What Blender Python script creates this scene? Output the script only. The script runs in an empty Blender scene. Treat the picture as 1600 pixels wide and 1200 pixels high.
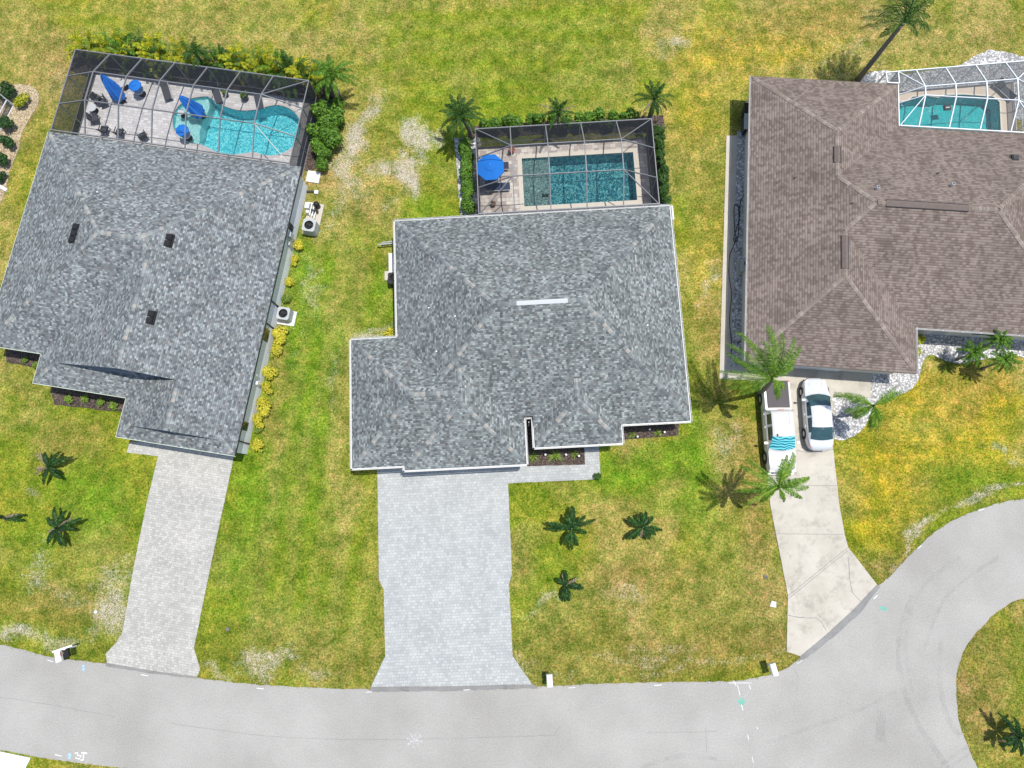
import bpy, math, random
import numpy as np
from math import radians as rad, sin, cos, pi, hypot, atan2
from mathutils import Vector, Matrix
from mathutils.geometry import tessellate_polygon
random.seed(7); RN = np.random.RandomState(5)
SC = bpy.context.scene; COL = SC.collection

# ---------------------------------------------------------------- camera, sky, sun
RX, RY, FPX, HC = rad(10.617), rad(1.330), 1110.0, 50.0
ROT = Matrix.Rotation(RY, 3, 'Y') @ Matrix.Rotation(RX, 3, 'X')
cam = bpy.data.cameras.new('camera'); co = bpy.data.objects.new('camera', cam); COL.objects.link(co)
co.matrix_world = Matrix.Translation((0, 0, HC)) @ ROT.to_4x4()
cam.sensor_fit = 'HORIZONTAL'; cam.sensor_width = 36; cam.lens = 36 * FPX / 1600; cam.clip_end = 5000
SC.camera = co
SUNV = Vector((.225, .06, 1)).normalized()
SC.world = bpy.data.worlds.new('World'); SC.world.use_nodes = True
wn = SC.world.node_tree; sky = wn.nodes.new('ShaderNodeTexSky'); sky.sky_type = 'NISHITA'; sky.sun_disc = False
sky.sun_elevation = math.asin(SUNV.z); sky.sun_rotation = atan2(SUNV.x, SUNV.y)
wn.links.new(sky.outputs[0], wn.nodes['Background'].inputs[0]); wn.nodes['Background'].inputs[1].default_value = .14
sl = bpy.data.lights.new('sun', 'SUN'); sl.energy = 4.3; sl.angle = rad(.53); sl.color = (1, .965, .9)
so = bpy.data.objects.new('sun', sl); COL.objects.link(so); so.location = (20, 5, 90)
so.rotation_euler = SUNV.to_track_quat('Z', 'Y').to_euler()
SC.view_settings.view_transform = 'Standard'; SC.view_settings.look = 'None'
SC.view_settings.exposure = .08; SC.view_settings.gamma = 1

def G(px, py, z=0.0):
    "ground point under a photo pixel, at height z"
    d = ROT @ Vector(((px - 800) / FPX, -(py - 600) / FPX, -1)); t = (HC - z) / -d.z
    return (d.x * t, d.y * t)
def G3(px, py, z=0.0): x, y = G(px, py, z); return Vector((x, y, z))
def PIX(x, y, z=0):
    M = np.array(ROT.transposed()); vx, vy, vz = x, y, z - HC
    a = M[0, 0] * vx + M[0, 1] * vy + M[0, 2] * vz; b = M[1, 0] * vx + M[1, 1] * vy + M[1, 2] * vz
    c = M[2, 0] * vx + M[2, 1] * vy + M[2, 2] * vz
    return 800 + FPX * a / -c, 600 - FPX * b / -c

# ---------------------------------------------------------------- mesh helpers
class MB:
    def __init__(s): s.v = []; s.f = []; s.uv = []; s.m = []
    def add(s, vs, fs, uvs=None, mi=0):
        n = len(s.v); s.v += [tuple(p) for p in vs]
        for k, f in enumerate(fs):
            s.f.append([n + i for i in f]); s.m.append(mi)
            s.uv.append(uvs[k] if uvs else None)
        return s
    def box(s, c, d, rz=0, tilt=None, mi=0):
        hx, hy, hz = d[0] / 2, d[1] / 2, d[2] / 2
        M = Matrix.Rotation(rz, 3, 'Z')
        if tilt: M = M @ Matrix.Rotation(tilt[1], 3, tilt[0])
        vs = [M @ Vector((x * hx, y * hy, z * hz)) + Vector(c) for x in (-1, 1) for y in (-1, 1) for z in (-1, 1)]
        return s.add(vs, [(0, 1, 3, 2), (4, 6, 7, 5), (0, 4, 5, 1), (2, 3, 7, 6), (0, 2, 6, 4), (1, 5, 7, 3)], mi=mi)
    def beam(s, a, b, w=.06, h=.1):
        a, b = Vector(a), Vector(b); d = (b - a).normalized()
        u = d.cross(Vector((0, 0, 1)))
        if u.length < 1e-3: u = Vector((1, 0, 0))
        u.normalize(); n = u.cross(d)
        vs = [p + u * (w / 2 * i) + n * (h / 2 * j) for p in (a, b) for i, j in ((-1, -1), (1, -1), (1, 1), (-1, 1))]
        return s.add(vs, [(0, 3, 2, 1), (4, 5, 6, 7), (0, 1, 5, 4), (1, 2, 6, 5), (2, 3, 7, 6), (3, 0, 4, 7)])
    def tube(s, pts, rs, n=8, cap=True):
        pts = [Vector(p) for p in pts]
        if not hasattr(rs, '__len__'): rs = [rs] * len(pts)
        vs = []; fs = []
        for i, p in enumerate(pts):
            d = (pts[min(i + 1, len(pts) - 1)] - pts[max(i - 1, 0)]).normalized()
            u = d.cross(Vector((0, 0, 1)))
            if u.length < 1e-3: u = Vector((1, 0, 0))
            u.normalize(); w = d.cross(u)
            vs += [p + (u * cos(2 * pi * k / n) + w * sin(2 * pi * k / n)) * rs[i] for k in range(n)]
        for i in range(len(pts) - 1):
            fs += [(i * n + k, i * n + (k + 1) % n, (i + 1) * n + (k + 1) % n, (i + 1) * n + k) for k in range(n)]
        if cap: fs += [tuple(range(n - 1, -1, -1)), tuple((len(pts) - 1) * n + k for k in range(n))]
        return s.add(vs, fs)
    def lathe(s, prof, c=(0, 0, 0), n=20):
        vs = [(c[0] + r * cos(2 * pi * k / n), c[1] + r * sin(2 * pi * k / n), c[2] + z) for r, z in prof for k in range(n)]
        fs = [(i * n + k, i * n + (k + 1) % n, (i + 1) * n + (k + 1) % n, (i + 1) * n + k) for i in range(len(prof) - 1) for k in range(n)]
        return s.add(vs, fs)
    def sheet(s, poly, z, holes=()):
        loops = [[Vector((p[0], p[1], 0)) for p in poly]] + [[Vector((p[0], p[1], 0)) for p in h] for h in holes]
        flat = [p for l in loops for p in l]
        tris = []
        for t in tessellate_polygon(loops):
            a, b, c = (flat[i] for i in t)
            ar = (b.x - a.x) * (c.y - a.y) - (b.y - a.y) * (c.x - a.x)
            if abs(ar) > 1e-7: tris.append(t if ar > 0 else t[::-1])
        return s.add([(p.x, p.y, z) for p in flat], tris)
    def wallring(s, poly, z0, z1, out=True):
        n = len(poly); vs = [(p[0], p[1], z) for z in (z0, z1) for p in poly]
        return s.add(vs, [(i, (i + 1) % n, n + (i + 1) % n, n + i) if out else (i, n + i, n + (i + 1) % n, (i + 1) % n) for i in range(n)])
    def prism(s, poly, z0, z1): poly = ccw(poly); s.wallring(poly, z0, z1); return s.sheet(poly, z1)
    def build(s, name, mat, parent=None, off=(0, 0, 0), smooth=False):
        me = bpy.data.meshes.new(name)
        me.from_pydata([(a - off[0], b - off[1], c - off[2]) for a, b, c in s.v], [], s.f)
        if any(u is not None for u in s.uv):
            l = me.uv_layers.new(name='UVMap'); k = 0
            for f, u in zip(s.f, s.uv):
                for j in range(len(f)):
                    l.data[k].uv = u[j] if u else (0, 0); k += 1
        for m in (mat if isinstance(mat, (list, tuple)) else [mat]): me.materials.append(m)
        if isinstance(mat, (list, tuple)):
            for p, mi in zip(me.polygons, s.m): p.material_index = mi
        if smooth: me.polygons.foreach_set('use_smooth', [True] * len(me.polygons))
        me.update()
        o = bpy.data.objects.new(name, me); COL.objects.link(o)
        if parent: o.parent = parent
        return o
def ccw(p):
    a = sum(p[i][0] * p[(i + 1) % len(p)][1] - p[(i + 1) % len(p)][0] * p[i][1] for i in range(len(p)))
    return list(p) if a > 0 else list(p)[::-1]
def ragged(poly, amp=.04, step=.25, sd=3):
    r = random.Random(sd); out = []; n = len(poly)
    for i in range(n):
        a, b = poly[i], poly[(i + 1) % n]; L = hypot(b[0] - a[0], b[1] - a[1]); k = max(1, int(L / step))
        if L > 60: k = 1
        for j in range(k):
            t = j / k; out.append((a[0] + (b[0] - a[0]) * t + r.uniform(-amp, amp), a[1] + (b[1] - a[1]) * t + r.uniform(-amp, amp)))
    return out
def spline(pts, k=6, closed=False):
    n = len(pts); out = []
    rng = range(n if closed else n - 1)
    for i in rng:
        g = lambda j: pts[j % n] if closed else pts[min(max(j, 0), n - 1)]
        p0, p1, p2, p3 = g(i - 1), g(i), g(i + 1), g(i + 2)
        for j in range(k):
            t = j / k
            out.append(tuple(.5 * ((2 * b) + (-a + c) * t + (2 * a - 5 * b + 4 * c - d) * t * t + (-a + 3 * b - 3 * c + d) * t ** 3) for a, b, c, d in zip(p0, p1, p2, p3)))
    if not closed: out.append(tuple(pts[-1]))
    return out
def tag(o, label=None, cat=None, group=None, kind=None):
    for k, v in (('label', label), ('category', cat), ('group', group), ('kind', kind)):
        if v: o[k] = v
    return o
def thing(name, label, cat, loc=(0, 0, 0), rz=0, group=None):
    o = bpy.data.objects.new(name, None); COL.objects.link(o); o.location = loc; o.rotation_euler = (0, 0, rz)
    o.empty_display_size = .3
    return tag(o, label, cat, group)
def dup(root, loc, rz=0, label=None, sc=None, group=None):
    r = root.copy(); COL.objects.link(r); r.location = loc; r.rotation_euler = (0, 0, rz)
    if label: r['label'] = label
    if group: r['group'] = group
    if sc: r.scale = sc if hasattr(sc, '__len__') else (sc, sc, sc)
    for ch in list(root.children):
        c = ch.copy(); COL.objects.link(c); c.parent = r
        for g in ch.children: d = g.copy(); COL.objects.link(d); d.parent = c
    return r

# ---------------------------------------------------------------- materials
class NT:
    def __init__(s, name):
        s.mat = bpy.data.materials.new(name); s.mat.use_nodes = True; s.t = s.mat.node_tree
        s.b = s.t.nodes['Principled BSDF']; s.out = s.t.nodes['Material Output']
    def n(s, typ, ins=None, **kw):
        nd = s.t.nodes.new('ShaderNode' + typ)
        for k, v in kw.items(): setattr(nd, k, v)
        for k, v in (ins or {}).items(): s.put(nd.inputs[k], v)
        return nd
    def put(s, sock, v):
        if isinstance(v, bpy.types.NodeSocket): s.t.links.new(v, sock)
        elif isinstance(v, bpy.types.Node): s.t.links.new(v.outputs[0], sock)
        else:
            if sock.type == 'RGBA' and len(v) == 3: v = (*v, 1)
            sock.default_value = v
    def noise(s, vec, scale, detail=3, rough=.6): return s.n('TexNoise', {'Vector': vec, 'Scale': scale, 'Detail': detail, 'Roughness': rough}).outputs['Fac']
    def mix(s, f, a, b, mode='MIX'):
        nd = s.t.nodes.new('ShaderNodeMix'); nd.data_type = 'RGBA'; nd.blend_type = mode
        s.put(nd.inputs[0], f); s.put(nd.inputs[6], a); s.put(nd.inputs[7], b); return nd.outputs[2]
    def math(s, op, a, b=0.0, c=0.0):
        nd = s.t.nodes.new('ShaderNodeMath'); nd.operation = op; s.put(nd.inputs[0], a); s.put(nd.inputs[1], b)
        if op == 'MULTIPLY_ADD': s.put(nd.inputs[2], c)
        return nd.outputs[0]
    def rng(s, v, a, b, c=0., d=1.): return s.n('MapRange', {'Value': v, 'From Min': a, 'From Max': b, 'To Min': c, 'To Max': d}).outputs[0]
    def ramp(s, fac, stops):
        nd = s.n('ValToRGB', {'Fac': fac}); e = nd.color_ramp.elements
        while len(e) < len(stops): e.new(.5)
        for el, (p, c) in zip(e, stops): el.position = p; el.color = (*c, 1)
        return nd.outputs[0]
    def bump(s, h, st=.3, d=.02): s.put(s.b.inputs['Normal'], s.n('Bump', {'Strength': st, 'Distance': d, 'Height': h}))
    def fin(s, col=None, rough=.8, **kw):
        if col is not None: s.put(s.b.inputs['Base Color'], col)
        s.put(s.b.inputs['Roughness'], rough)
        for k, v in kw.items(): s.put(s.b.inputs[k.replace('_', ' ')], v)
        return s.mat
def objc(t): return t.n('TexCoord').outputs['Object']
def geop(t): return t.n('NewGeometry').outputs['Position']
def rot2(t, vec, deg): return t.n('Mapping', {'Vector': vec, 'Rotation': (0, 0, rad(deg))}).outputs[0]
def plain(name, col, rough=.6, var=.12, sc=6, spec=.4, metal=0., coat=0.):
    t = NT(name); p = geop(t); f = t.noise(p, sc, 4)
    c = t.mix(f, [x * (1 - var) for x in col], [min(1, x * (1 + var)) for x in col])
    m = t.fin(c, rough); t.put(t.b.inputs['Specular IOR Level'], spec); t.put(t.b.inputs['Metallic'], metal)
    if coat: t.put(t.b.inputs['Coat Weight'], coat); t.put(t.b.inputs['Coat Roughness'], .06)
    return m
def m_shingle(name, cols, tanc, bw=.33, rh=.17, gap=.35, reg=0.):
    t = NT(name); uv = t.n('UVMap').outputs[0]
    warp = t.n('VectorMath', {0: uv, 1: t.n('VectorMath', {0: t.n('TexNoise', {'Vector': uv, 'Scale': .5, 'Detail': 2}).outputs['Color'], 1: (.10, .05, 0)}, operation='MULTIPLY').outputs[0]}, operation='ADD').outputs[0]
    # one random number per shingle tab
    sep = t.n('SeparateXYZ', {0: warp}); row = t.math('FLOOR', t.math('DIVIDE', sep.outputs[1], rh))
    ro = t.n('TexWhiteNoise', {'W': row}, noise_dimensions='1D').outputs[0]
    cu = t.math('FLOOR', t.math('DIVIDE', t.math('ADD', sep.outputs[0], t.math('MULTIPLY', ro, 3.)), bw))
    wn_ = t.n('TexWhiteNoise', {'Vector': t.n('CombineXYZ', {0: cu, 1: row}).outputs[0]}, noise_dimensions='2D')
    c = t.ramp(wn_.outputs[0], cols)
    w2 = t.n('SeparateColor', {0: wn_.outputs['Color']}).outputs[1]
    c = t.mix(t.rng(w2, .86, .93, 0, .55), c, tanc)
    big = t.noise(uv, .35, 4); c = t.mix(1., c, t.ramp(big, [(.3, (.86, .86, .86)), (.7, (1.1, 1.1, 1.1))]), 'MULTIPLY')
    stn = t.n('TexNoise', {'Vector': t.n('VectorMath', {0: uv, 1: (2.2, .22, 1)}, operation='MULTIPLY').outputs[0], 'Scale': 1., 'Detail': 4.}).outputs[0]; c = t.mix(1., c, t.ramp(stn, [(.35, (.88, .88, .87)), (.6, (1.06, 1.06, 1.06))]), 'MULTIPLY')
    fr = t.math('FRACT', t.math('DIVIDE', sep.outputs[1], rh))
    line = t.rng(fr, 0., .4 if reg else .3, gap, 1.06)
    c = t.mix(1., c, t.n('CombineColor', {0: line, 1: line, 2: line}).outputs[0], 'MULTIPLY')
    fine = t.noise(uv, 40, 2); c = t.mix(1., c, t.ramp(fine, [(.3, (.85, .85, .85)), (.7, (1.15, 1.15, 1.15))]), 'MULTIPLY')
    t.bump(t.math('ADD', fr, t.math('MULTIPLY', wn_.outputs[0], .7)), .35, .012)
    return t.fin(c, .9, Specular_IOR_Level=.2)
def m_paver(name, c1, c2, mort, deg, bw=.3, rh=.2, ms=.012):
    t = NT(name); v = rot2(t, geop(t), deg)
    b = t.n('TexBrick', {'Vector': v, 'Color1': c1, 'Color2': c2, 'Mortar': mort, 'Scale': 1., 'Mortar Size': ms, 'Mortar Smooth': .3, 'Brick Width': bw, 'Row Height': rh}, offset_frequency=2, squash=.7, squash_frequency=3)
    big = t.noise(v, .5, 5, .65); c = t.mix(1., b.outputs[0], t.ramp(big, [(.3, (.87, .88, .89)), (.72, (1.08, 1.08, 1.07))]), 'MULTIPLY')
    f2 = t.noise(v, 25, 3); c = t.mix(1., c, t.ramp(f2, [(.3, (.92, .92, .92)), (.7, (1.08, 1.08, 1.08))]), 'MULTIPLY')
    t.bump(t.math('SUBTRACT', 1., b.outputs[1]), .5, .01)
    return t.fin(c, .85, Specular_IOR_Level=.25)
def m_rock(name, stops, sc=9, bs=.9):
    t = NT(name); p = geop(t); vo = t.n('TexVoronoi', {'Vector': p, 'Scale': sc})
    g = t.n('SeparateColor', {0: vo.outputs['Color']}).outputs[0]
    c = t.ramp(g, stops); d = t.rng(vo.outputs['Distance'], .25, .62, 1., .45)
    c = t.mix(1., c, t.n('CombineColor', {0: d, 1: d, 2: d}).outputs[0], 'MULTIPLY')
    c = t.mix(1., c, t.ramp(t.noise(p, 1.2, 4), [(.3, (.8, .8, .8)), (.7, (1.12, 1.12, 1.12))]), 'MULTIPLY')
    t.bump(t.math('SUBTRACT', 1., vo.outputs['Distance']), bs, .05)
    return t.fin(c, .85)
def m_leaf(name, a, b, c=None, tr=.25):
    t = NT(name); r = t.n('NewGeometry').outputs['Random Per Island']; oi = t.n('ObjectInfo').outputs['Random']
    st = [(0, a), (.6, b)] + ([(1, c)] if c else [])
    col = t.ramp(r, st); col = t.mix(t.math('MULTIPLY', oi, .35), col, [x * .6 for x in a])
    m = t.fin(col, .55, Specular_IOR_Level=.3)
    tl = t.n('BsdfTranslucent', {'Color': col}); mx = t.n('MixShader', {0: tr, 1: t.b.outputs[0], 2: tl.outputs[0]})
    t.t.links.new(mx.outputs[0], t.out.inputs[0]); return m
def m_screen(name, T=.8, col=(.05, .055, .06)):
    t = NT(name); g = t.n('NewGeometry'); d = t.n('VectorMath', {0: g.outputs['Incoming'], 1: g.outputs['Normal']}, operation='DOT_PRODUCT').outputs['Value']
    ca = t.math('MAXIMUM', t.math('ABSOLUTE', d), .12); tr = t.math('POWER', T, t.math('DIVIDE', 1., ca))
    df = t.n('BsdfDiffuse', {'Color': col}); tp = t.n('BsdfTransparent')
    mx = t.n('MixShader', {0: tr, 1: df.outputs[0], 2: tp.outputs[0]}); t.t.links.new(mx.outputs[0], t.out.inputs[0]); return t.mat
def m_water(name, tint, scale=3.2, amt=.5):
    t = NT(name); p = geop(t)
    w = t.n('TexNoise', {'Vector': p, 'Scale': scale, 'Detail': 4, 'Roughness': .6, 'Distortion': 1.2}).outputs[0]
    bp = t.n('Bump', {'Strength': 1., 'Distance': .11 * amt, 'Height': w})
    gl = t.n('BsdfGlossy', {'Color': (1, 1, 1), 'Roughness': .12, 'Normal': bp.outputs[0]})
    tp = t.n('BsdfTransparent', {'Color': tint}); fr = t.n('Fresnel', {'IOR': 1.33, 'Normal': bp.outputs[0]})
    mx = t.n('MixShader', {0: fr.outputs[0], 1: tp.outputs[0], 2: gl.outputs[0]}); t.t.links.new(mx.outputs[0], t.out.inputs[0]); return t.mat
def m_caustic_plaster(name, a, b, sc=7):
    t = NT(name); p = geop(t); vo = t.n('TexVoronoi', {'Vector': t.n('VectorMath', {0: p, 1: t.n('TexNoise', {'Vector': p, 'Scale': 3.}).outputs['Color']}, operation='ADD').outputs[0], 'Scale': sc}, feature='DISTANCE_TO_EDGE').outputs['Distance']  # bright cell edges: caustic light painted into the plaster colour
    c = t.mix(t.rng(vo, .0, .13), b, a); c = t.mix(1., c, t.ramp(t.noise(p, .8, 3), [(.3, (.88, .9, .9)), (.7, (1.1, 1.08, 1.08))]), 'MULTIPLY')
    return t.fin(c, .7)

M = {}
M['roof_grey'] = m_shingle('slate_shingle', [(0, (.09, .1, .104)), (.3, (.14, .155, .158)), (.6, (.185, .204, .204)), (.85, (.245, .27, .267)), (1, (.33, .36, .352))], (.2, .185, .175), .17, .13, .6)
M['roof_blue'] = m_shingle('weathered_shingle', [(0, (.09, .099, .106)), (.3, (.14, .154, .162)), (.6, (.185, .203, .209)), (.85, (.245, .269, .273)), (1, (.33, .36, .36))], (.21, .19, .18), .17, .13, .6)
M['roof_brown'] = m_shingle('brown_shingle', [(0, (.15, .116, .1)), (.45, (.178, .14, .121)), (.55, (.21, .168, .148)), (1, (.24, .193, .172))], (.25, .21, .18), .22, .17, .5, 1.)
M['cap_grey'] = plain('cap_grey', (.2, .22, .225), .9, .3, 2.2)
M['cap_brown'] = plain('cap_brown', (.27, .215, .19), .9, .25, 2.2)
M['white'] = plain('white_paint', (.8, .8, .79), .45, .04)
M['frame_white'] = plain('white_aluminium', (.82, .84, .86), .35, .03)
M['frame_bronze'] = plain('bronze_aluminium', (.2, .2, .21), .4, .1, metal=.0, spec=.7)
M['wall_white'] = plain('white_stucco', (.82, .83, .87), .9, .04, 3)
M['wall_cream'] = plain('cream_stucco', (.68, .62, .52), .9, .06, 3)
M['wall_grey'] = plain('grey_stucco', (.6, .62, .64), .9, .06, 3)
M['fascia_green'] = plain('pale_fascia', (.66, .74, .6), .5, .05)
M['dark'] = plain('dark_metal', (.03, .032, .036), .45, .2)
M['black'] = plain('black_plastic', (.012, .012, .014), .5, .2)
M['grey'] = plain('grey_metal', (.42, .44, .45), .45, .08)
M['ltgrey'] = plain('light_grey_metal', (.6, .62, .63), .4, .05)
M['glass'] = plain('dark_glass', (.02, .035, .045), .08, .1, spec=.8)
M['screen_dark'] = m_screen('dark_screen', .85)
M['screen_white'] = m_screen('grey_screen', .84, (.16, .17, .18)); M['screen_dark_wall'] = m_screen('dark_wall_screen', .56, (.04, .045, .058)); M['screen_white_wall'] = m_screen('grey_wall_screen', .74, (.1, .11, .12))
M['leaf_green'] = m_leaf('leaf_green', (.02, .06, .012), (.05, .13, .018), (.10, .2, .03))
M['leaf_hedge'] = m_leaf('leaf_hedge', (.035, .1, .01), (.11, .25, .02), (.24, .42, .045))
M['leaf_dark'] = m_leaf('leaf_dark', (.012, .04, .012), (.03, .1, .02), (.09, .19, .04))
M['leaf_palm'] = m_leaf('leaf_palm', (.06, .15, .012), (.15, .31, .025), (.33, .46, .06))
M['leaf_lime'] = m_leaf('leaf_lime', (.1, .2, .025), (.2, .32, .04), (.36, .42, .08))
M['leaf_areca'] = m_leaf('leaf_areca', (.14, .23, .012), (.4, .44, .02), (.8, .66, .035))
M['leaf_croton'] = m_leaf('leaf_croton', (.38, .4, .03), (.66, .58, .04), (.85, .74, .1))
M['leaf_dry'] = m_leaf('leaf_dry', (.2, .14, .09), (.38, .3, .22), (.6, .52, .44))
M['trunk'] = plain('palm_bark', (.19, .165, .14), .95, .35, 9)
M['bark_pale'] = plain('pale_palm_bark', (.42, .39, .35), .95, .3, 9); M['gutter'] = plain('gutter_white', (.6, .6, .59), .5, .08); M['gable'] = plain('gable_siding', (.3, .32, .35), .8, .08, 3); M['trim_brown'] = plain('brown_trim', (.16, .13, .11), .6, .1)
def m_concrete(name, a, b, spot=.5):
    t = NT(name); p = geop(t); c = t.mix(t.rng(t.noise(p, .45, 6, .7), .32, .68), a, b)
    s = t.noise(p, .8, 7, .75); c = t.mix(t.rng(s, .5, .68, 0, spot), c, [x * .62 for x in a])
    c = t.mix(1., c, t.ramp(t.noise(p, 30, 3), [(.3, (.9, .9, .9)), (.7, (1.1, 1.1, 1.1))]), 'MULTIPLY')
    t.bump(t.noise(p, 40, 3), .2, .005); return t.fin(c, .9, Specular_IOR_Level=.2)
M['conc'] = m_concrete('driveway_concrete', (.44, .405, .34), (.54, .505, .435), .75)
M['conc_white'] = m_concrete('white_concrete', (.68, .67, .65), (.78, .77, .75), .15)
M['walk'] = m_concrete('walk_concrete', (.46, .42, .35), (.54, .5, .43), .3)
M['deck_beige'] = m_concrete('beige_deck', (.56, .47, .37), (.62, .52, .42), .1)
M['asphalt_dark'] = m_concrete('asphalt_patch', (.2, .195, .19), (.28, .275, .27), .5)
M['drive1'] = m_paver('driveway_paver_warm', (.375, .365, .335), (.51, .498, .46), (.34, .32, .29), 9.14, .24, .16)
M['drive2'] = m_paver('driveway_paver_cool', (.37, .38, .375), (.47, .48, .47), (.33, .335, .33), -2.83, .27, .19, .013)
M['deck1'] = m_paver('deck_paver_rose', (.5, .475, .465), (.68, .66, .65), (.4, .38, .36), 9.14, .4, .22)
M['deck2'] = m_paver('deck_paver_tan', (.38, .31, .28), (.7, .64, .56), (.3, .27, .25), -2.83, .45, .3)
M['gravel'] = m_rock('white_gravel', [(0, (.42, .4, .38)), (.3, (.68, .67, .66)), (1, (.86, .85, .84))], 7)
M['tanrock'] = m_rock('tan_rock', [(0, (.42, .3, .16)), (.4, (.62, .48, .29)), (1, (.78, .66, .47))], 13, .5)
M['mulch'] = m_rock('mulch', [(0, (.05, .035, .028)), (.5, (.12, .085, .065)), (1, (.22, .16, .13))], 12)
t = NT('asphalt'); p = geop(t); c = t.mix(t.rng(t.noise(p, .18, 5, .6), .35, .65), (.345, .336, .316), (.42, .411, .388))
c = t.mix(1., c, t.ramp(t.noise(p, 11, 5, .85), [(.25, (.66, .66, .66)), (.75, (1.3, 1.3, 1.3))]), 'MULTIPLY')
sp = t.n('TexVoronoi', {'Vector': p, 'Scale': 2.2}).outputs['Distance']; c = t.mix(t.rng(sp, .02, .05, .45, 0), c, (.12, .12, .12))
t.bump(t.noise(p, 60, 3), .25, .004); M['road'] = t.fin(t.mix(1., c, (.95, .94, .93), 'MULTIPLY'), .92, Specular_IOR_Level=.2)
t = NT('tyre_mark'); p = geop(t); f = t.rng(t.noise(p, .9, 6, .75), .38, .7, 0., .13)
tp = t.n('BsdfTransparent'); df = t.n('BsdfDiffuse', {'Color': (.2, .2, .2, 1)}); mx = t.n('MixShader', {0: f, 1: tp.outputs[0], 2: df.outputs[0]}); t.t.links.new(mx.outputs[0], t.out.inputs[0]); M['tyremark'] = t.mat
def m_spray(name, col, lo=.45, hi=.55):
    t = NT(name); f = t.rng(t.noise(geop(t), 9, 5, .8), lo, hi, 0., .85)
    tp = t.n('BsdfTransparent'); df = t.n('BsdfDiffuse', {'Color': (*col, 1)}); mx = t.n('MixShader', {0: f, 1: tp.outputs[0], 2: df.outputs[0]}); t.t.links.new(mx.outputs[0], t.out.inputs[0]); return t.mat
M['paint_white'] = m_spray('road_paint_white', (.8, .8, .8), .3, .45); M['paint_green'] = m_spray('road_paint_green', (.12, .6, .45)); M['paint_soft'] = m_spray('road_paint_soft', (.66, .66, .66), .45, .6); M['paint_blue'] = m_spray('road_paint_blue', (.4, .62, .75), .4, .5)
M['crack'] = plain('crack', (.24, .235, .23), .9, .2)
M['water1'] = m_water('pool_water_bright', (.74, .94, .95, 1), 5., 1.4); M['water2'] = m_water('pool_water_teal', (.72, .88, .88, 1), 5., 3.); M['water3'] = m_water('pool_water_green', (.66, .92, .9, 1), 3., 1.)
M['pl1'] = m_caustic_plaster('caustic_plaster_aqua', (.05, .5, .6), (.5, .95, .95), 3.2); M['pl1s'] = m_caustic_plaster('caustic_plaster_shelf', (.5, .66, .65), (.66, .78, .76))
M['pl2'] = m_caustic_plaster('caustic_plaster_teal', (.015, .31, .42), (.5, 1., 1.), 2.6); M['pl2s'] = m_caustic_plaster('caustic_plaster_grey', (.36, .42, .41), (.6, .68, .66), 3)  # pale second colour paints the caustic light on the teal basin
M['pl3'] = m_caustic_plaster('caustic_plaster_green', (.01, .38, .43), (.06, .56, .6), 4)
M['blue'] = plain('blue_canvas', (.004, .2, .72), .8, .18, 3); M['navy'] = plain('navy_sling', (.03, .045, .09), .8, .15)
M['charcoal'] = plain('charcoal_wicker', (.055, .06, .07), .8, .3, 20); M['terracotta'] = plain('terracotta', (.3, .09, .05), .8, .2)
M['flower'] = m_leaf('pink_flower', (.5, .16, .16), (.6, .35, .33), (.2, .2, .08))
M['car_white'] = plain('white_car_paint', (.6, .62, .65), .25, .01, coat=1.); M['car_silver'] = plain('pale_pickup_paint', (.6, .59, .56), .28, .01, coat=1.)
M['carglass'] = plain('car_glass', (.03, .075, .085), .04, .5, 2.5, spec=1.); M['tyre'] = plain('tyre', (.015, .015, .016), .85, .1); M['rim'] = plain('rim', (.5, .5, .52), .3, .05, metal=.7)
M['tonneau'] = plain('tonneau_vinyl', (.085, .075, .078), .7, .12, 1.5); M['red'] = plain('red_lens', (.5, .01, .02), .2, .05); M['lamp'] = plain('clear_lens', (.7, .72, .75), .1, .05)
t = NT('sunshade'); v = objc(t); w = t.n('TexWave', {'Vector': v, 'Scale': 1.9, 'Distortion': 7., 'Detail': 0, 'Detail Scale': 1.}).outputs[1]
M['shade'] = t.fin(t.ramp(w, [(.45, (.01, .16, .22)), (.55, (.16, .62, .68))]), .3, Coat_Weight=1.)

# ---------------------------------------------------------------- ground with painted-in patches of grass kinds
def vnoise(x, y, s, seed):
    r = np.random.RandomState(seed); g = r.rand(256, 256); x = x * s + 71.3; y = y * s + 37.7
    xi = np.floor(x).astype(int); yi = np.floor(y).astype(int); fx = x - xi; fy = y - yi
    fx = fx * fx * (3 - 2 * fx); fy = fy * fy * (3 - 2 * fy); a = lambda i, j: g[(xi + i) % 256, (yi + j) % 256]
    return (a(0, 0) * (1 - fx) + a(1, 0) * fx) * (1 - fy) + (a(0, 1) * (1 - fx) + a(1, 1) * fx) * fy
def fbm(x, y, s, seed, o=4): return sum(vnoise(x, y, s * 2 ** k, seed + k) * .5 ** k for k in range(o)) / sum(.5 ** k for k in range(o))
H1Y, H2Y, H3Y = -9.14, 2.826, -4.45
def W(x, y, yaw): c, s = cos(rad(yaw)), sin(rad(yaw)); return (x * c - y * s, x * s + y * c)
def L(p, yaw): c, s = cos(rad(yaw)), sin(rad(yaw)); return (p[0] * c + p[1] * s, -p[0] * s + p[1] * c)
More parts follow.
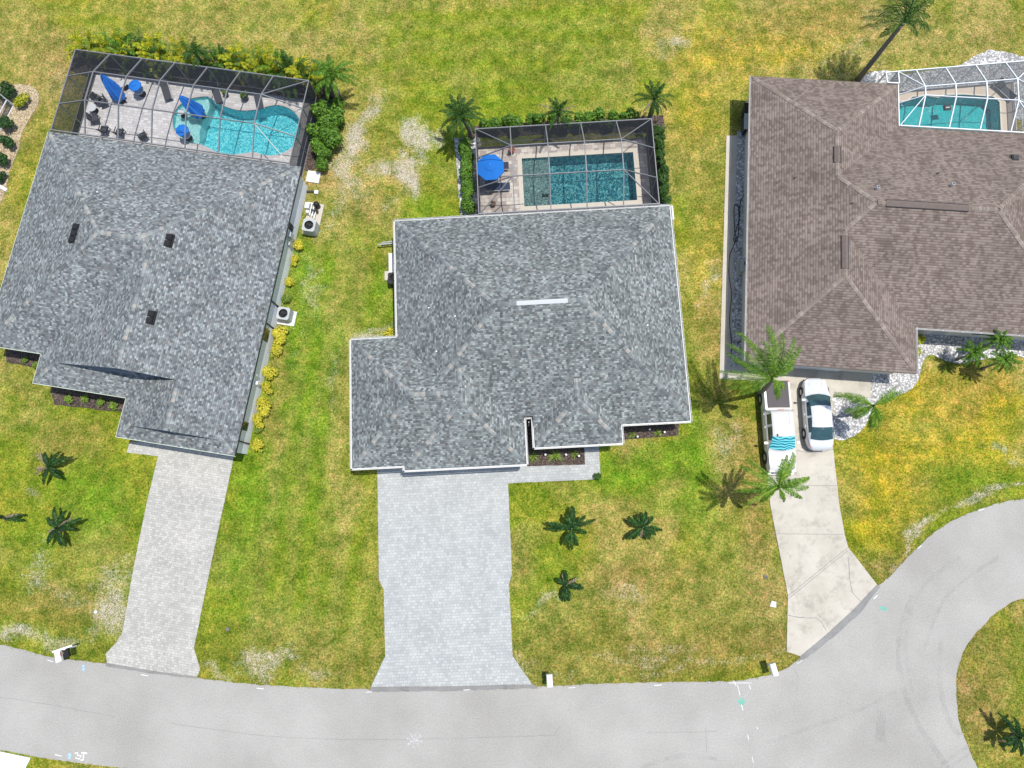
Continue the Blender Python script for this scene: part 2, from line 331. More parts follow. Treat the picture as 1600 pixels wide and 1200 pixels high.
# footprints of the pool decks: (yaw, x0, x1, y0, y1 at x0, y1 at x1)
DECKS = [(H1Y, -39.1, -21.0, 22.0, 28.85, 28.85), (H2Y, -2.4, 10.4, 21.1, 27.9, 27.9), (H3Y, 24.45, 34.5, 29.4, 33.9, 35.45)]
def ground():
    xs = np.concatenate([[-1500, -500, -200, -100], np.arange(-58, 54.01, .25), [90, 200, 500, 1500]])
    ys = np.concatenate([[-1500, -500, -150, -50], np.arange(-24, 52.01, .25), [90, 200, 500, 1500]])
    X, Y = np.meshgrid(xs, ys); nx, ny = len(xs), len(ys)
    PX, PY = PIX(X, Y); far = (np.abs(X) > 60) | (np.abs(Y) > 60); PX = np.where(far, 700, PX); PY = np.where(far, -200, PY)
    wx = (fbm(X, Y, .35, 11) - .5) * 90; wy = (fbm(X, Y, .35, 21) - .5) * 90; QX = PX + wx; QY = PY + wy
    def blob(cx, cy, rx, ry, a=0, p=1.):
        c, s = cos(rad(a)), sin(rad(a)); dx, dy = QX - cx, QY - cy; u = (dx * c + dy * s) / rx; v = (-dx * s + dy * c) / ry
        return np.clip(1.35 - np.sqrt(u * u + v * v), 0, 1) ** p
    n1, n2, n3, n4 = (fbm(X, Y, s, sd) for s, sd in ((.12, 31), (.5, 41), (1.3, 51), (.25, 61)))
    base = np.array([.22, .232, .028]); green = np.array([.145, .215, .017]); lush = np.array([.128, .235, .016]); dry = np.array([.29, .25, .085])
    yel = np.array([.35, .29, .018]); brown = np.array([.25, .17, .07]); sandc = np.array([.56, .47, .37]); olive = np.array([.16, .165, .03])
    C = np.ones(X.shape + (3,)) * base
    def mixin(c, w): nonlocal C; w = np.clip(w, 0, 1)[..., None]; C = C * (1 - w) + c * w
    S = lambda v, a, b: np.clip((v - a) / (b - a), 0, 1)
    mixin(green, S(n1, .42, .62) * .6); mixin(dry, S(n4, .5, .68) * .7)
    for cx, cy, rx, ry, a, w in [(300, 40, 420, 40, 0, .35), (640, 190, 320, 60, 0, .5), (480, 620, 90, 420, 3, .75), (420, 900, 110, 170, 10, .6), (560, 960, 45, 160, 0, .6), (120, 760, 130, 160, 0, .7), (100, 600, 90, 50, 0, .3),
                                 (960, 740, 170, 50, 0, .85), (860, 950, 70, 120, 0, .45), (1090, 660, 40, 160, 0, .8), (1120, 820, 60, 120, 0, .5), (700, 440, 60, 300, 0, .5), (560, 480, 60, 120, 0, .8), (1085, 300, 30, 230, 0, .45), (1500, 770, 170, 22, -18, .6), (1590, 1060, 50, 60, 0, .5), (900, 130, 200, 60, 0, .5), (760, 30, 200, 30, 0, .35)]: mixin(green, blob(cx, cy, rx, ry, a) * w * (.55 + .9 * n2))
    for cx, cy, rx, ry, a, w in [(455, 480, 40, 170, 8, .8), (520, 560, 40, 120, 0, .6), (395, 800, 40, 120, 8, .6), (600, 450, 30, 50, 0, .7), (140, 790, 60, 60, 0, .7), (240, 820, 30, 120, 12, .5), (1000, 725, 90, 30, 0, .8), (1075, 740, 25, 90, 0, .7), (480, 660, 30, 160, 0, .5), (660, 330, 60, 30, 0, .6)]: mixin(lush, blob(cx, cy, rx, ry, a) * w * (.4 + 1.1 * n3))
    for cx, cy, rx, ry, a, w in [(40, 130, 70, 120, 0, .85), (300, 60, 250, 30, 0, .4), (1200, 90, 160, 80, 0, .7), (1420, 60, 260, 70, 0, .75), (1100, 480, 35, 200, 0, .6), (1110, 250, 60, 120, 0, .5), (560, 220, 50, 120, 0, .7), (490, 290, 60, 50, 0, .7), (1130, 880, 70, 90, 0, .5), (1195, 900, 35, 130, 0, .8), (1050, 960, 200, 60, 0, .55), (540, 560, 30, 300, 0, .4), (20, 400, 30, 160, 0, .6),
                                 (1400, 900, 60, 60, 0, .5), (1450, 640, 160, 90, 0, .5), (1540, 1130, 70, 90, 0, .5), (150, 930, 90, 80, 0, .4), (60, 600, 50, 60, 0, .5), (1150, 700, 40, 60, 0, .8), (530, 800, 30, 120, 0, .5), (500, 1000, 120, 60, 0, .4)]: mixin(dry, blob(cx, cy, rx, ry, a) * w * (.4 + 1.1 * n3))
    for cx, cy, rx, ry, a, w in [(1130, 80, 80, 60, 0, .65), (1240, 80, 70, 25, 0, .6), (1090, 180, 40, 60, 0, .5), (1100, 400, 30, 120, 0, .4), (1370, 720, 70, 120, 0, .7), (1450, 620, 60, 30, 0, .7), (1550, 640, 80, 40, 0, .8), (1500, 700, 120, 40, 0, .6), (1280, 50, 90, 50, 0, .3), (1400, 790, 60, 60, 0, .5)]: mixin(yel, blob(cx, cy, rx, ry, a) * w * (.3 + 1.2 * n3))
    for cx, cy, rx, ry, a, w in [(1080, 1020, 200, 40, 0, .6), (1180, 800, 40, 150, 0, .4), (1010, 900, 80, 40, 0, .4), (1215, 1020, 25, 50, 0, .6), (60, 940, 110, 40, 0, .45), (100, 85, 60, 50, 0, .4), (1120, 560, 35, 90, 0, .4), (1530, 1080, 60, 90, 0, .5), (1520, 620, 60, 40, 0, .4), (130, 700, 60, 40, 0, .4), (1300, 40, 120, 40, 0, .35), (1390, 880, 20, 60, 40, .5), (440, 590, 16, 130, 8, .5), (500, 270, 40, 50, 0, .5)]: mixin(brown, blob(cx, cy, rx, ry, a) * w * (.3 + 1.2 * n3))
    for cx, cy, rx, ry, a, w in [(700, 1030, 900, 40, 0, .5), (900, 1000, 160, 40, 0, .5), (560, 1040, 60, 40, 0, .6), (60, 970, 120, 16, 5, .6), (1560, 1000, 60, 30, 0, .4), (1480, 800, 140, 12, -18, .4), (300, 1000, 0.1, 1, 0, 0)]: mixin(olive, blob(cx, cy, rx, ry, a) * w * (.4 + n2))
    # mowing stripes and thatch
    near = (np.abs(X) < 58) & (np.abs(Y) < 52); st = np.sin((X - .12 * Y) * 3.6 + n4 * 6) * .5 + .5; mixin(dry, st * .26 * ((X > -19) & (X < -9) & near)); st2 = np.sin(Y * 2.9 + n4 * 9) * .5 + .5; mixin(olive, st2 * .2 * ((Y < -2) & near)); mixin(dry, st2 * .22 * ((Y > 32) & near)); mixin(base, far * .5)
    C *= (.78 + .44 * n3)[..., None]; C *= (.85 + .3 * n2)[..., None]; C *= np.array([1.1, 1.1, .95])
    sand = np.zeros(X.shape)
    for cx, cy, rx, ry, a, w in [(648, 218, 30, 42, 10, 1.), (622, 285, 34, 50, 0, 1.), (572, 195, 26, 55, 15, .95), (545, 250, 36, 70, 10, .75), (520, 320, 30, 40, 0, .5), (560, 520, 26, 14, 0, .8), (580, 505, 20, 10, 0, .7), (175, 945, 36, 75, 20, .85), (60, 1000, 90, 18, 5, .68), (8, 995, 20, 20, 0, 1), (120, 930, 60, 30, 0, .5), (420, 1035, 60, 18, 4, .72), (350, 1052, 45, 14, 6, .65), (500, 1050, 60, 14, 3, .5), (1065, 70, 40, 30, 0, .7), (1120, 50, 60, 20, 0, .4),
                                 (1110, 455, 16, 60, 0, .6), (1180, 500, 0.1, 1, 0, 0), (500, 470, 26, 60, 0, .5), (520, 600, 16, 80, 0, .45), (470, 430, 16, 60, 0, .5), (1130, 700, 26, 34, 0, .55), (1160, 690, 22, 30, 0, .5), (1040, 1010, 70, 26, 0, .5), (1000, 930, 50, 30, 0, .45), (830, 1020, 24, 30, 0, .5), (850, 935, 22, 20, 0, .6), (1430, 840, 60, 10, -40, .8), (1510, 790, 70, 8, -20, .72), (1575, 768, 50, 9, -8, .95), (1390, 880, 30, 12, -50, .8), (1560, 710, 60, 9, 0, .6), (1450, 700, 20, 10, 0, .4),
                                 (900, 60, 260, 30, 0, .28), (500, 60, 300, 40, 0, .25), (1300, 90, 120, 50, 0, .4), (70, 880, 30, 60, -20, .6), (40, 780, 16, 40, -20, .6), (400, 980, 20, 12, 0, .4), (1070, 1040, 300, 10, 0, .5), (1560, 590, 90, 20, 0, .3), (100, 110, 60, 40, 0, .4), (450, 350, 0.1, 1, 0, 0), (560, 350, 30, 60, 0, .3), (1550, 1140, 40, 50, 0, .3), (1400, 50, 120, 40, 0, .35), (1150, 470, 10, 100, 0, .5), (462, 580, 10, 90, 8, .4)]: sand = np.maximum(sand, blob(cx, cy, rx, ry, a) * w)
    sand = np.clip(sand + (n4 - .5) * .25, 0, 1)
    A = np.concatenate([C, sand[..., None]], -1).reshape(-1, 4)
    idx = np.arange(nx * ny).reshape(ny, nx); mx = (X[:-1, :-1] + X[1:, 1:]) / 2; my = (Y[:-1, :-1] + Y[1:, 1:]) / 2; keep = np.ones(mx.shape, bool)
    for yaw, x0, x1, y0, ya, yb in DECKS:
        c, s = cos(rad(yaw)), sin(rad(yaw)); lx = mx * c + my * s; ly = -mx * s + my * c; yt = ya + (yb - ya) * (lx - x0) / (x1 - x0)
        keep &= ~((lx > x0 + .3) & (lx < x1 - .3) & (ly > y0 - 2.5) & (ly < yt - .3) & (np.abs(mx) < 58) & (np.abs(my) < 52))
    q = np.stack([idx[:-1, :-1], idx[:-1, 1:], idx[1:, 1:], idx[1:, :-1]], -1)[keep]
    Z = (n2 - .5) * .03 + (n3 - .5) * .02 - .03; Z = np.where(far, -.03, Z)
    me = bpy.data.meshes.new('ground'); me.from_pydata(np.stack([X, Y, Z], -1).reshape(-1, 3).tolist(), [], q.tolist())
    at = me.color_attributes.new('grass', 'FLOAT_COLOR', 'POINT'); at.data.foreach_set('color', A.astype(np.float32).ravel())
    t = NT('lawn'); p = geop(t); a = t.n('Attribute', attribute_name='grass')
    f1, f2, f3 = t.noise(p, 2.3, 4, .7), t.noise(p, 7.5, 4, .75), t.noise(p, 19, 3, .8)
    c = t.mix(1., a.outputs['Color'], t.ramp(f2, [(.36, (.48, .54, .44)), (.5, (.98, .98, .97)), (.64, (1.52, 1.42, 1.6))]), 'MULTIPLY')
    c = t.mix(1., c, t.ramp(f3, [(.36, (.62, .64, .58)), (.5, (1.02, 1.02, 1.)), (.64, (1.4, 1.35, 1.5))]), 'MULTIPLY')
    f0 = t.noise(p, .9, 5, .7); c = t.mix(1., c, t.ramp(f0, [(.37, (.56, .7, .48)), (.5, (.96, .96, .96)), (.63, (1.36, 1.22, 1.4))]), 'MULTIPLY')
    c = t.mix(t.rng(f1, .5, .62, 0, .6), c, t.mix(1., c, (1.35, 1.02, 1.3), 'MULTIPLY')); c = t.mix(t.rng(f1, .38, .5, .6, 0), c, t.mix(1., c, (.62, .85, .55), 'MULTIPLY'))
    sn = t.math('ADD', t.math('MULTIPLY', a.outputs['Alpha'], 1.25), t.math('MULTIPLY_ADD', t.math('ADD', t.math('MULTIPLY', f2, .6), t.math('MULTIPLY', t.noise(p, 1.6, 5, .75), .9)), 1.6, -1.66))
    sc_ = t.mix(t.rng(f3, .38, .62), (.24, .19, .13), (.8, .72, .62)); sn = t.math('ADD', sn, t.math('MULTIPLY', t.math('ADD', f3, -.5), 2.2)); c = t.mix(t.rng(sn, .15, .85, 0, .85), c, sc_)
    t.bump(t.math('ADD', f2, t.math('MULTIPLY', f3, .6)), 1., .07)
    me.materials.append(t.fin(c, .95, Specular_IOR_Level=.1)); me.polygons.foreach_set('use_smooth', [True] * len(me.polygons))
    o = bpy.data.objects.new('ground', me); COL.objects.link(o); tag(o, kind='structure')
    global GRID; GRID = (xs, ys, A.reshape(ny, nx, 4))
ground()

def clip(poly, a, b, c):
    "keep a*x+b*y+c >= 0"
    out = []; n = len(poly)
    for i in range(n):
        p, q = poly[i], poly[(i + 1) % n]; dp = a * p[0] + b * p[1] + c; dq = a * q[0] + b * q[1] + c
        if dp >= 0: out.append(p)
        if (dp > 0 > dq) or (dp < 0 < dq): t_ = dp / (dp - dq); out.append((p[0] + (q[0] - p[0]) * t_, p[1] + (q[1] - p[1]) * t_))
    return out
def area(p): return abs(sum(p[i][0] * p[(i + 1) % len(p)][1] - p[(i + 1) % len(p)][0] * p[i][1] for i in range(len(p)))) / 2
def subtract(pieces, hs):
    out = []
    for pc in pieces:
        cur = pc
        for (a, b, c) in hs:
            o = clip(cur, -a, -b, -c)
            if len(o) > 2 and area(o) > 1e-5: out.append(o)
            cur = clip(cur, a, b, c)
            if len(cur) < 3 or area(cur) < 1e-6: break
    return out
HARD = []
def struct(name, pxpoly, z, mat, rag=0., cut=None):
    poly = ccw([G(*p) for p in pxpoly]); HARD.append(poly)
    if rag: poly = ragged(poly, rag)
    mb = MB().sheet(poly, z)
    if cut is not None:
        yaw, x0, x1, y0, ya, yb = DECKS[cut]; a, b, c_, d = [W(*p, yaw) for p in ((x0 + .1, y0 - 8), (x1 - .1, y0 - 8), (x1 - .1, yb - .1), (x0 + .1, ya - .1))]
        hs = []
        for p, q in ((a, b), (b, c_), (c_, d), (d, a)): hs.append((-(q[1] - p[1]), q[0] - p[0], (q[1] - p[1]) * p[0] - (q[0] - p[0]) * p[1]))
        m2 = MB()
        for f in mb.f:
            for pc in subtract([[mb.v[i][:2] for i in f]], hs): m2.add([(x, y, z) for x, y in pc], [list(range(len(pc)))])
        mb = m2
    else: mb.wallring(poly, -.12, z)
    return tag(mb.build(name, mat), kind='structure')
ROAD = [(0, 1007), (73, 1025), (157, 1036), (240, 1049), (315, 1060), (395, 1069), (480, 1074), (575, 1077), (700, 1076), (834, 1073), (925, 1069), (1040, 1065.5), (1145, 1064), (1190, 1057), (1222, 1048), (1246, 1031), (1292, 994), (1331, 959), (1371, 917), (1390, 901), (1425, 864), (1460, 832), (1495, 810), (1530, 796), (1565, 785), (1600, 780)]
out_edge = [(1700, 772), (1820, 810), (1930, 920), (1960, 1080), (1900, 1260), (1750, 1400), (1560, 1420), (1400, 1330), (1200, 1250), (900, 1235), (560, 1232), (330, 1216), (175, 1198), (100, 1189), (49, 1181), (0, 1172), (-200, 1130)]
island = spline([G(*p) for p in [(1600, 936), (1565, 951), (1537, 976), (1512, 1007), (1498, 1039), (1494, 1077), (1498, 1123), (1512, 1165), (1528, 1200), (1560, 1245), (1620, 1275), (1700, 1250), (1765, 1180), (1780, 1080), (1750, 990), (1680, 940)]], 5, True)
rp = spline([G(*p) for p in [(-220, 965)] + ROAD + out_edge[:-1]], 4) + [G(*out_edge[-1])]
mb = MB().sheet(ragged(ccw(rp), .035, .2), .0, [ragged(ccw(island), .035, .2, 5)])
tag(mb.build('road', M['road']), kind='structure'); ROADP = rp; ISL = island
struct('driveway', [(-60, 1160), (0, 1174), (48, 1184), (40, 1200), (28, 1225), (-60, 1225)], .03, M['conc_white'])
drv1 = struct('driveway', [(203, 690), (198, 707), (247, 713), (229, 787), (210, 881), (191, 990), (180, 1006), (165, 1022), (168, 1036), (240, 1048), (308, 1057), (313, 1046), (303, 1013), (327, 895), (350, 787), (365, 716), (365, 695)], .02, M['drive1'], .012)
drv2 = struct('driveway', [(589, 715), (590, 760), (592, 906), (599.5, 920), (602, 1025), (592, 1046), (580, 1073), (700, 1072), (831, 1069), (801, 1025), (795.5, 913), (800, 896), (798, 850), (794, 755), (860, 752), (927, 749), (938, 740), (935.5, 690), (913, 690), (914, 726), (810, 729), (800, 715)], .02, M['drive2'], .012)
struct('apron', [(580, 1072), (700, 1071), (833, 1068), (842, 1075), (700, 1080), (578, 1081)], .006, M['asphalt_dark'], .03)
struct('apron', [(1250, 1024), (1292, 989), (1330, 954), (1370, 912), (1374, 918), (1345, 957), (1305, 993), (1262, 1027), (1248, 1034)], .006, M['asphalt_dark'], .03)
struct('apron', [(165, 1034), (240, 1046), (308, 1056), (308, 1060), (240, 1053), (165, 1041)], .006, M['asphalt_dark'], .02)
drv3 = struct('driveway', [(1186, 560), (1187, 615), (1195, 700), (1203, 787), (1231, 930), (1229, 1018), (1250, 1025), (1292, 990), (1330, 955), (1370, 913), (1325, 855), (1320, 836), (1311, 787), (1301, 695), (1302, 617), (1360, 622), (1361, 570)], .03, M['conc'], .008)
# white gravel beds and walk round the brown roofed house
struct('path', [(1135, 212), (1124, 592), (1190, 596), (1190, 577), (1141, 573), (1152, 212)], .025, M['walk'], .006)
struct('gravel_bed', [(1152, 205), (1141, 574), (1186, 577), (1186, 560), (1200, 300), (1200, 205)], .012, M['gravel'])
gb = spline([(1700, 560), (1600, 558), (1583, 553), (1545, 560), (1499, 568), (1470, 560), (1454, 554), (1443, 563), (1439, 580), (1434, 595), (1420, 611), (1390, 622), (1372, 628), (1362, 645), (1350, 668), (1335, 681), (1316, 688), (1303, 686)], 3)
struct('gravel_bed', gb + [(1301, 620), (1360, 622), (1361, 560), (1415, 560), (1420, 495), (1700, 495)], .012, M['gravel'], .03)
struct('gravel_bed', [(1345, 122), (1360, 112), (1388, 110), (1405, 118), (1500, 102), (1522, 88), (1545, 78), (1575, 82), (1610, 92), (1700, 110), (1700, 200), (1345, 160)], .012, M['gravel'], .05, 2)
struct('rock_bed', spline([(23, 132), (48, 134), (61, 151), (55, 172), (42, 192), (33, 213), (28, 236), (15, 268), (11, 289), (4, 310), (-20, 360)], 3) + [(-120, 360), (-120, 132)], .012, M['tanrock'], .04)
struct('mulch_bed', [(805, 640), (805, 729), (914, 726), (913, 640)], .012, M['mulch']); struct('mulch_bed', [(960, 640), (960, 688), (1060, 680.5), (1061, 650), (1061, 640)], .012, M['mulch'])
struct('mulch_bed', [(710, 215), (719, 336), (760, 336), (750, 215)], .012, M['gravel'], .05, 1); struct('mulch_bed', [(732, 198), (732, 214), (1040, 205), (1036, 180), (1010, 181), (890, 187)], .017, M['mulch'], .06, 1); struct('mulch_bed', [(1024, 190), (1030, 330), (1040, 330), (1036, 180)], .022, M['mulch'], .05, 1)
struct('mulch_bed', spline([(118, 80), (300, 98), (470, 120), (530, 140), (530, 200), (505, 255), (480, 268)], 3) + [(440, 240), (110, 110)], .012, M['mulch'], .06, 0)
struct('mulch_bed', [(10, 540), (10, 566), (64, 576), (64, 550)], .012, M['mulch'], .04); struct('mulch_bed', [(80, 600), (84, 632), (198, 645), (196, 610)], .012, M['mulch'], .04)
# marks, seams and cracks
def strip(pts, w, z=.004): 
    mb = MB(); P_ = [Vector(G(*p)) for p in pts]; vs = []; 
    for i, p_ in enumerate(P_):
        d = (P_[min(i + 1, len(P_) - 1)] - P_[max(i - 1, 0)]).normalized(); n_ = Vector((-d.y, d.x)); ww = w * random.uniform(.7, 1.3)
        vs += [(*(p_ + n_ * ww / 2), z), (*(p_ - n_ * ww / 2), z)]
    return mb.add(vs, [(2 * i, 2 * i + 1, 2 * i + 3, 2 * i + 2) for i in range(len(P_) - 1)])
def mark(name, runs, w, mat, z=.004):
    mb = MB()
    for k_, r in enumerate(runs): s_ = strip(r, w, z + k_ * .0006); mb.add(s_.v, s_.f)
    return tag(mb.build(name, mat), kind='structure')
mark('road_marking', [[(74, 1031), (83, 1034)], [(220, 1054), (232, 1056)], [(401, 1075), (412, 1076.5)], [(572, 1081.5), (581, 1081)], [(724, 1078), (734, 1077.7)], [(888, 1075), (899, 1074)], [(1022, 1071), (1034, 1070)], [(1246, 1037), (1253, 1031.5)], [(1365, 936), (1371, 930)], [(1434, 857), (1440, 852)], [(1529, 798), (1538, 795)], [(86, 1179), (97, 1181.5)],
    [(1138, 1067), (1174, 1067)], [(1146, 1063), (1150, 1071)], [(1152, 1070), (1156, 1086)], [(1158, 1101), (1161, 1110)], [(1168, 1148), (1170, 1156)], [(1175, 1182), (1177, 1192)], [(1170, 1070), (1173, 1077)], [(1182, 1136), (1184, 1139)]], .05, M['paint_white'], .005)
mark('road_marking', [[(117, 1177), (122, 1176), (121, 1180), (127, 1181), (124, 1186), (118, 1184)], [(127, 1176), (136, 1177)], [(131, 1176), (130, 1187)], [(126, 1187), (130, 1188)]], .08, M['paint_white'], .005)
mark('road_marking', [[(647, 1156), (647 + 13 * cos(a), 1156 + 13 * sin(a))] for a in (0.2, .9, 1.7, 2.5, 3.3, 4.2, 5.0, 5.7)], .14, M['paint_soft'], .005)
mark('road_marking', [[(1153, 1097), (1160, 1093), (1166, 1096)], [(1156, 1099), (1163, 1097)]], .22, M['paint_green'], .006); mark('road_marking', [[(1374, 951), (1386, 952)]], .2, M['paint_green'], .006)
mark('road_marking', [[(131, 1039), (130, 1048)], [(109, 1177), (108, 1186)]], .22, M['paint_blue'], .006)
jit = lambda pts, a=1.2: [(x + random.uniform(-a, a), y + random.uniform(-a, a)) for x, y in spline(pts, 6)]
mark('road_crack', [jit([(-40, 1085), (60, 1098), (180, 1120)], .5), jit([(265, 1130), (420, 1150), (560, 1156), (700, 1154), (865, 1149)], .5), [(865, 1149), (876, 1134)], jit([(1010, 1145), (1060, 1144), (1120, 1143)], .4), [(1103, 1135), (1104, 1175)], jit([(1240, 1045), (1250, 1062)], .5)], .018, M['crack'], .006)
mark('tyre_mark', [spline([(1425, 930), (1405, 1000), (1410, 1070), (1440, 1140), (1490, 1210)], 8), spline([(1470, 1000), (1468, 1060), (1480, 1120), (1500, 1150)], 8), spline([(1373, 1110), (1372, 1165)], 4), spline([(1380, 1110), (1380, 1160)], 4)], .35, M['tyremark'], .007)
mark('tyre_mark', [spline([(1500, 870), (1440, 920), (1415, 1000), (1425, 1080)], 8), spline([(1200, 1160), (1340, 1110), (1400, 1080)], 6), spline([(1480, 1200), (1520, 1175)], 3), spline([(1470, 1195), (1515, 1165)], 3), spline([(1560, 870), (1480, 930), (1445, 1010)], 8), spline([(1000, 1200), (1060, 1182), (1120, 1186)], 6)], .25, M['tyremark'], .009)
mark('joint', [[(1231, 931), (1325, 855)], [(1232, 935), (1326, 859)], [(1206, 834), (1320, 835)], [(1197, 758), (1308, 759)], jit([(1245, 704), (1275, 708), (1302, 702)], .6), [(1199, 700), (1210, 701)], [(1302, 618), (1360, 622)]], .035, M['crack'], .034)
mark('road_crack', [jit([(1231, 961), (1255, 965), (1277, 967), (1290, 984)], .8), jit([(1325, 870), (1330, 920), (1345, 940)], .6)], .04, M['crack'], .034)

# ---------------------------------------------------------------- roofs: exact union of hip blocks
class Block:
    def __init__(s, x0, x1, y0, y1, pit, gable=None, k=(1, 1, 1, 1)):
        s.r = (x0, x1, y0, y1); kl, kr, kb, kt = [q * pit for q in k]
        s.pl = [(kl, 0, -x0 * kl), (-kr, 0, x1 * kr), (0, kb, -y0 * kb), (0, -kt, y1 * kt)]
        s.dom = [(1, 0, -x0), (-1, 0, x1), (0, 1, -y0), (0, -1, y1)]
        if gable is not None: s.pl.pop(2); s.dom[2] = (0, 1, -gable)
    def h(s, x, y):
        if any(a * x + b * y + c < -1e-6 for a, b, c in s.dom): return -1
        return min(a * x + b * y + c for a, b, c in s.pl)
def roof(blocks, hole, zE, mat, capmat, par, off, cw=.28, caplines=()):
    mb = MB()
    for i, B in enumerate(blocks):
        x0, x1, y0, y1 = B.r
        for pi_, pln in enumerate(B.pl):
            pc = [(x0, y0), (x1, y0), (x1, y1), (x0, y1)]
            for d in B.dom: pc = clip(pc, *d)
            for q in B.pl:
                if q is not pln and len(pc) > 2: pc = clip(pc, q[0] - pln[0], q[1] - pln[1], q[2] - pln[2])
            if len(pc) < 3 or area(pc) < 1e-4: continue
            pcs = [pc]
            for j, C in enumerate(blocks):
                if j == i: continue
                e = 1e-4 if j > i else -1e-4
                hs = list(C.dom) + [(q[0] - pln[0], q[1] - pln[1], q[2] - pln[2] - e) for q in C.pl]
                hs = [h_ for h_ in hs if not (abs(h_[0]) < 1e-9 and abs(h_[1]) < 1e-9 and h_[2] >= 0)]
                if any(abs(h_[0]) < 1e-9 and abs(h_[1]) < 1e-9 and h_[2] < 0 for h_ in hs): continue
                pcs = subtract(pcs, hs)
            if hole: pcs = subtract(pcs, [(1, 0, -hole[0]), (-1, 0, hole[1]), (0, 1, -hole[2]), (0, -1, hole[3])])
            g = hypot(pln[0], pln[1]); sl_ = hypot(1, g)
            for p_ in pcs:
                p_ = ccw(p_); vs = [(x, y, zE + pln[0] * x + pln[1] * y + pln[2]) for x, y in p_]
                uv = [((x * -pln[1] + y * pln[0]) / g, (x * pln[0] + y * pln[1]) / g * sl_) for x, y in p_]
                mb.add(vs, [list(range(len(vs)))], [uv])
    rf = mb.build('roof', mat, par, off)
    H = lambda x, y: max(B.h(x, y) for B in blocks)
    cp = MB()
    for B in blocks:
        x0, x1, y0, y1 = B.r
        # crease lines of this block, walked in small steps and kept where they lie on the outside
        P4 = B.pl
        for a in range(len(P4)):
            for b in range(a + 1, len(P4)):
                da, db, dc = P4[a][0] - P4[b][0], P4[a][1] - P4[b][1], P4[a][2] - P4[b][2]; n_ = hypot(da, db)
                if n_ < 1e-9: continue
                cp = MB(); ux, uy = -db / n_, da / n_; bx, by = -da * dc / n_ ** 2, -db * dc / n_ ** 2
                cx, cy = (x0 + x1) / 2, (y0 + y1) / 2; tc = (cx - bx) * ux + (cy - by) * uy; s_ = tc - 30; lastv = None
                while s_ < tc + 30:
                    x, y = bx + ux * s_, by + uy * s_; s_ += .24
                    xm, ym = x + ux * .12, y + uy * .12; hb = B.h(xm, ym); hv = P4[a][0] * xm + P4[a][1] * ym + P4[a][2]
                    if hb < .04 or abs(hv - hb) > 1e-3 or H(xm, ym) > hb + 2e-3: continue
                    if hole and hole[0] < xm < hole[1] and ym < hole[3]: continue
                    sgn = .12
                    if H(xm - uy * sgn, ym + ux * sgn) > hb + 1e-4 or H(xm + uy * sgn, ym - ux * sgn) > hb + 1e-4: continue
                    h0 = H(x, y); h1 = H(x + ux * .24, y + uy * .24); w = cw / 2
                    if min(h0, h1) < 0: continue
                    ox, oy = -uy * w, ux * w; dz = .02; up = .05 + random.uniform(0, .012)
                    l0, r0 = H(x + ox, y + oy), H(x - ox, y - oy); l1, r1 = H(x + ux * .24 + ox, y + uy * .24 + oy), H(x + ux * .24 - ox, y + uy * .24 - oy)
                    if min(l0, r0, l1, r1) < 0: continue
                    e = .015
                    vs = [(x + ox, y + oy, zE + l0 + e), (x, y, zE + h0 + up), (x - ox, y - oy, zE + r0 + e), (x + ux * .25 + ox, y + uy * .25 + oy, zE + l1 + e + dz), (x + ux * .25, y + uy * .25, zE + h1 + up + dz), (x + ux * .25 - ox, y + uy * .25 - oy, zE + r1 + e + dz)]
                    u0 = (s_ * 3.1, 0)
                    if lastv is not None and hypot(x - lastv[0], y - lastv[1]) > .4 and cp.f: cp.build('ridge_cap', capmat, rf, off); cp = MB()
                    lastv = (x, y); cp.add(vs, [(0, 1, 4, 3), (1, 2, 5, 4), (0, 2, 1), (3, 4, 5)])
                if cp.f: cp.build('ridge_cap', capmat, rf, off)
    return rf, H
def island_mat(name, stops):
    t = NT(name); r = t.n('NewGeometry').outputs['Random Per Island']; c = t.ramp(r, stops)
    c = t.mix(1., c, t.ramp(t.noise(geop(t), 20, 3), [(.3, (.8, .8, .8)), (.7, (1.2, 1.2, 1.2))]), 'MULTIPLY'); return t.fin(c, .9)
M['cap_grey'] = island_mat('hip_cap_grey', [(0, (.1, .11, .12)), (.4, (.2, .22, .225)), (.8, (.28, .305, .3)), (1, (.38, .34, .3))])
M['cap_brown'] = island_mat('hip_cap_brown', [(0, (.2, .16, .135)), (.6, (.26, .212, .18)), (1, (.33, .28, .24))])
ZE = 2.75
def edge_boxes(outline, z0, z1, w, inset=0., only=None):
    mb = MB(); n = len(outline)
    for i in range(n):
        if only is not None and i not in only: continue
        a, b = Vector(outline[i]), Vector(outline[(i + 1) % n]); d = (b - a).normalized(); nn = Vector((d.y, -d.x))
        p0 = a + nn * inset; p1 = b + nn * inset; ext = w
        c = (p0 + p1) / 2 + nn * w / 2; mb.box((c.x, c.y, (z0 + z1) / 2), ((p1 - p0).length + (2 * w if i % 2 else 0.), w, z1 - z0), atan2(d.y, d.x))
    return mb
def inset(poly, d):
    "inset a CCW rectilinear polygon"
    n = len(poly); out = []
    for i in range(n):
        p, a, b = Vector(poly[i]), Vector(poly[i - 1]), Vector(poly[(i + 1) % n]); d1 = (p - a).normalized(); d2 = (b - p).normalized()
        out.append(tuple(p + Vector((-d1.y, d1.x)) * d + Vector((-d2.y, d2.x)) * d))
    return out
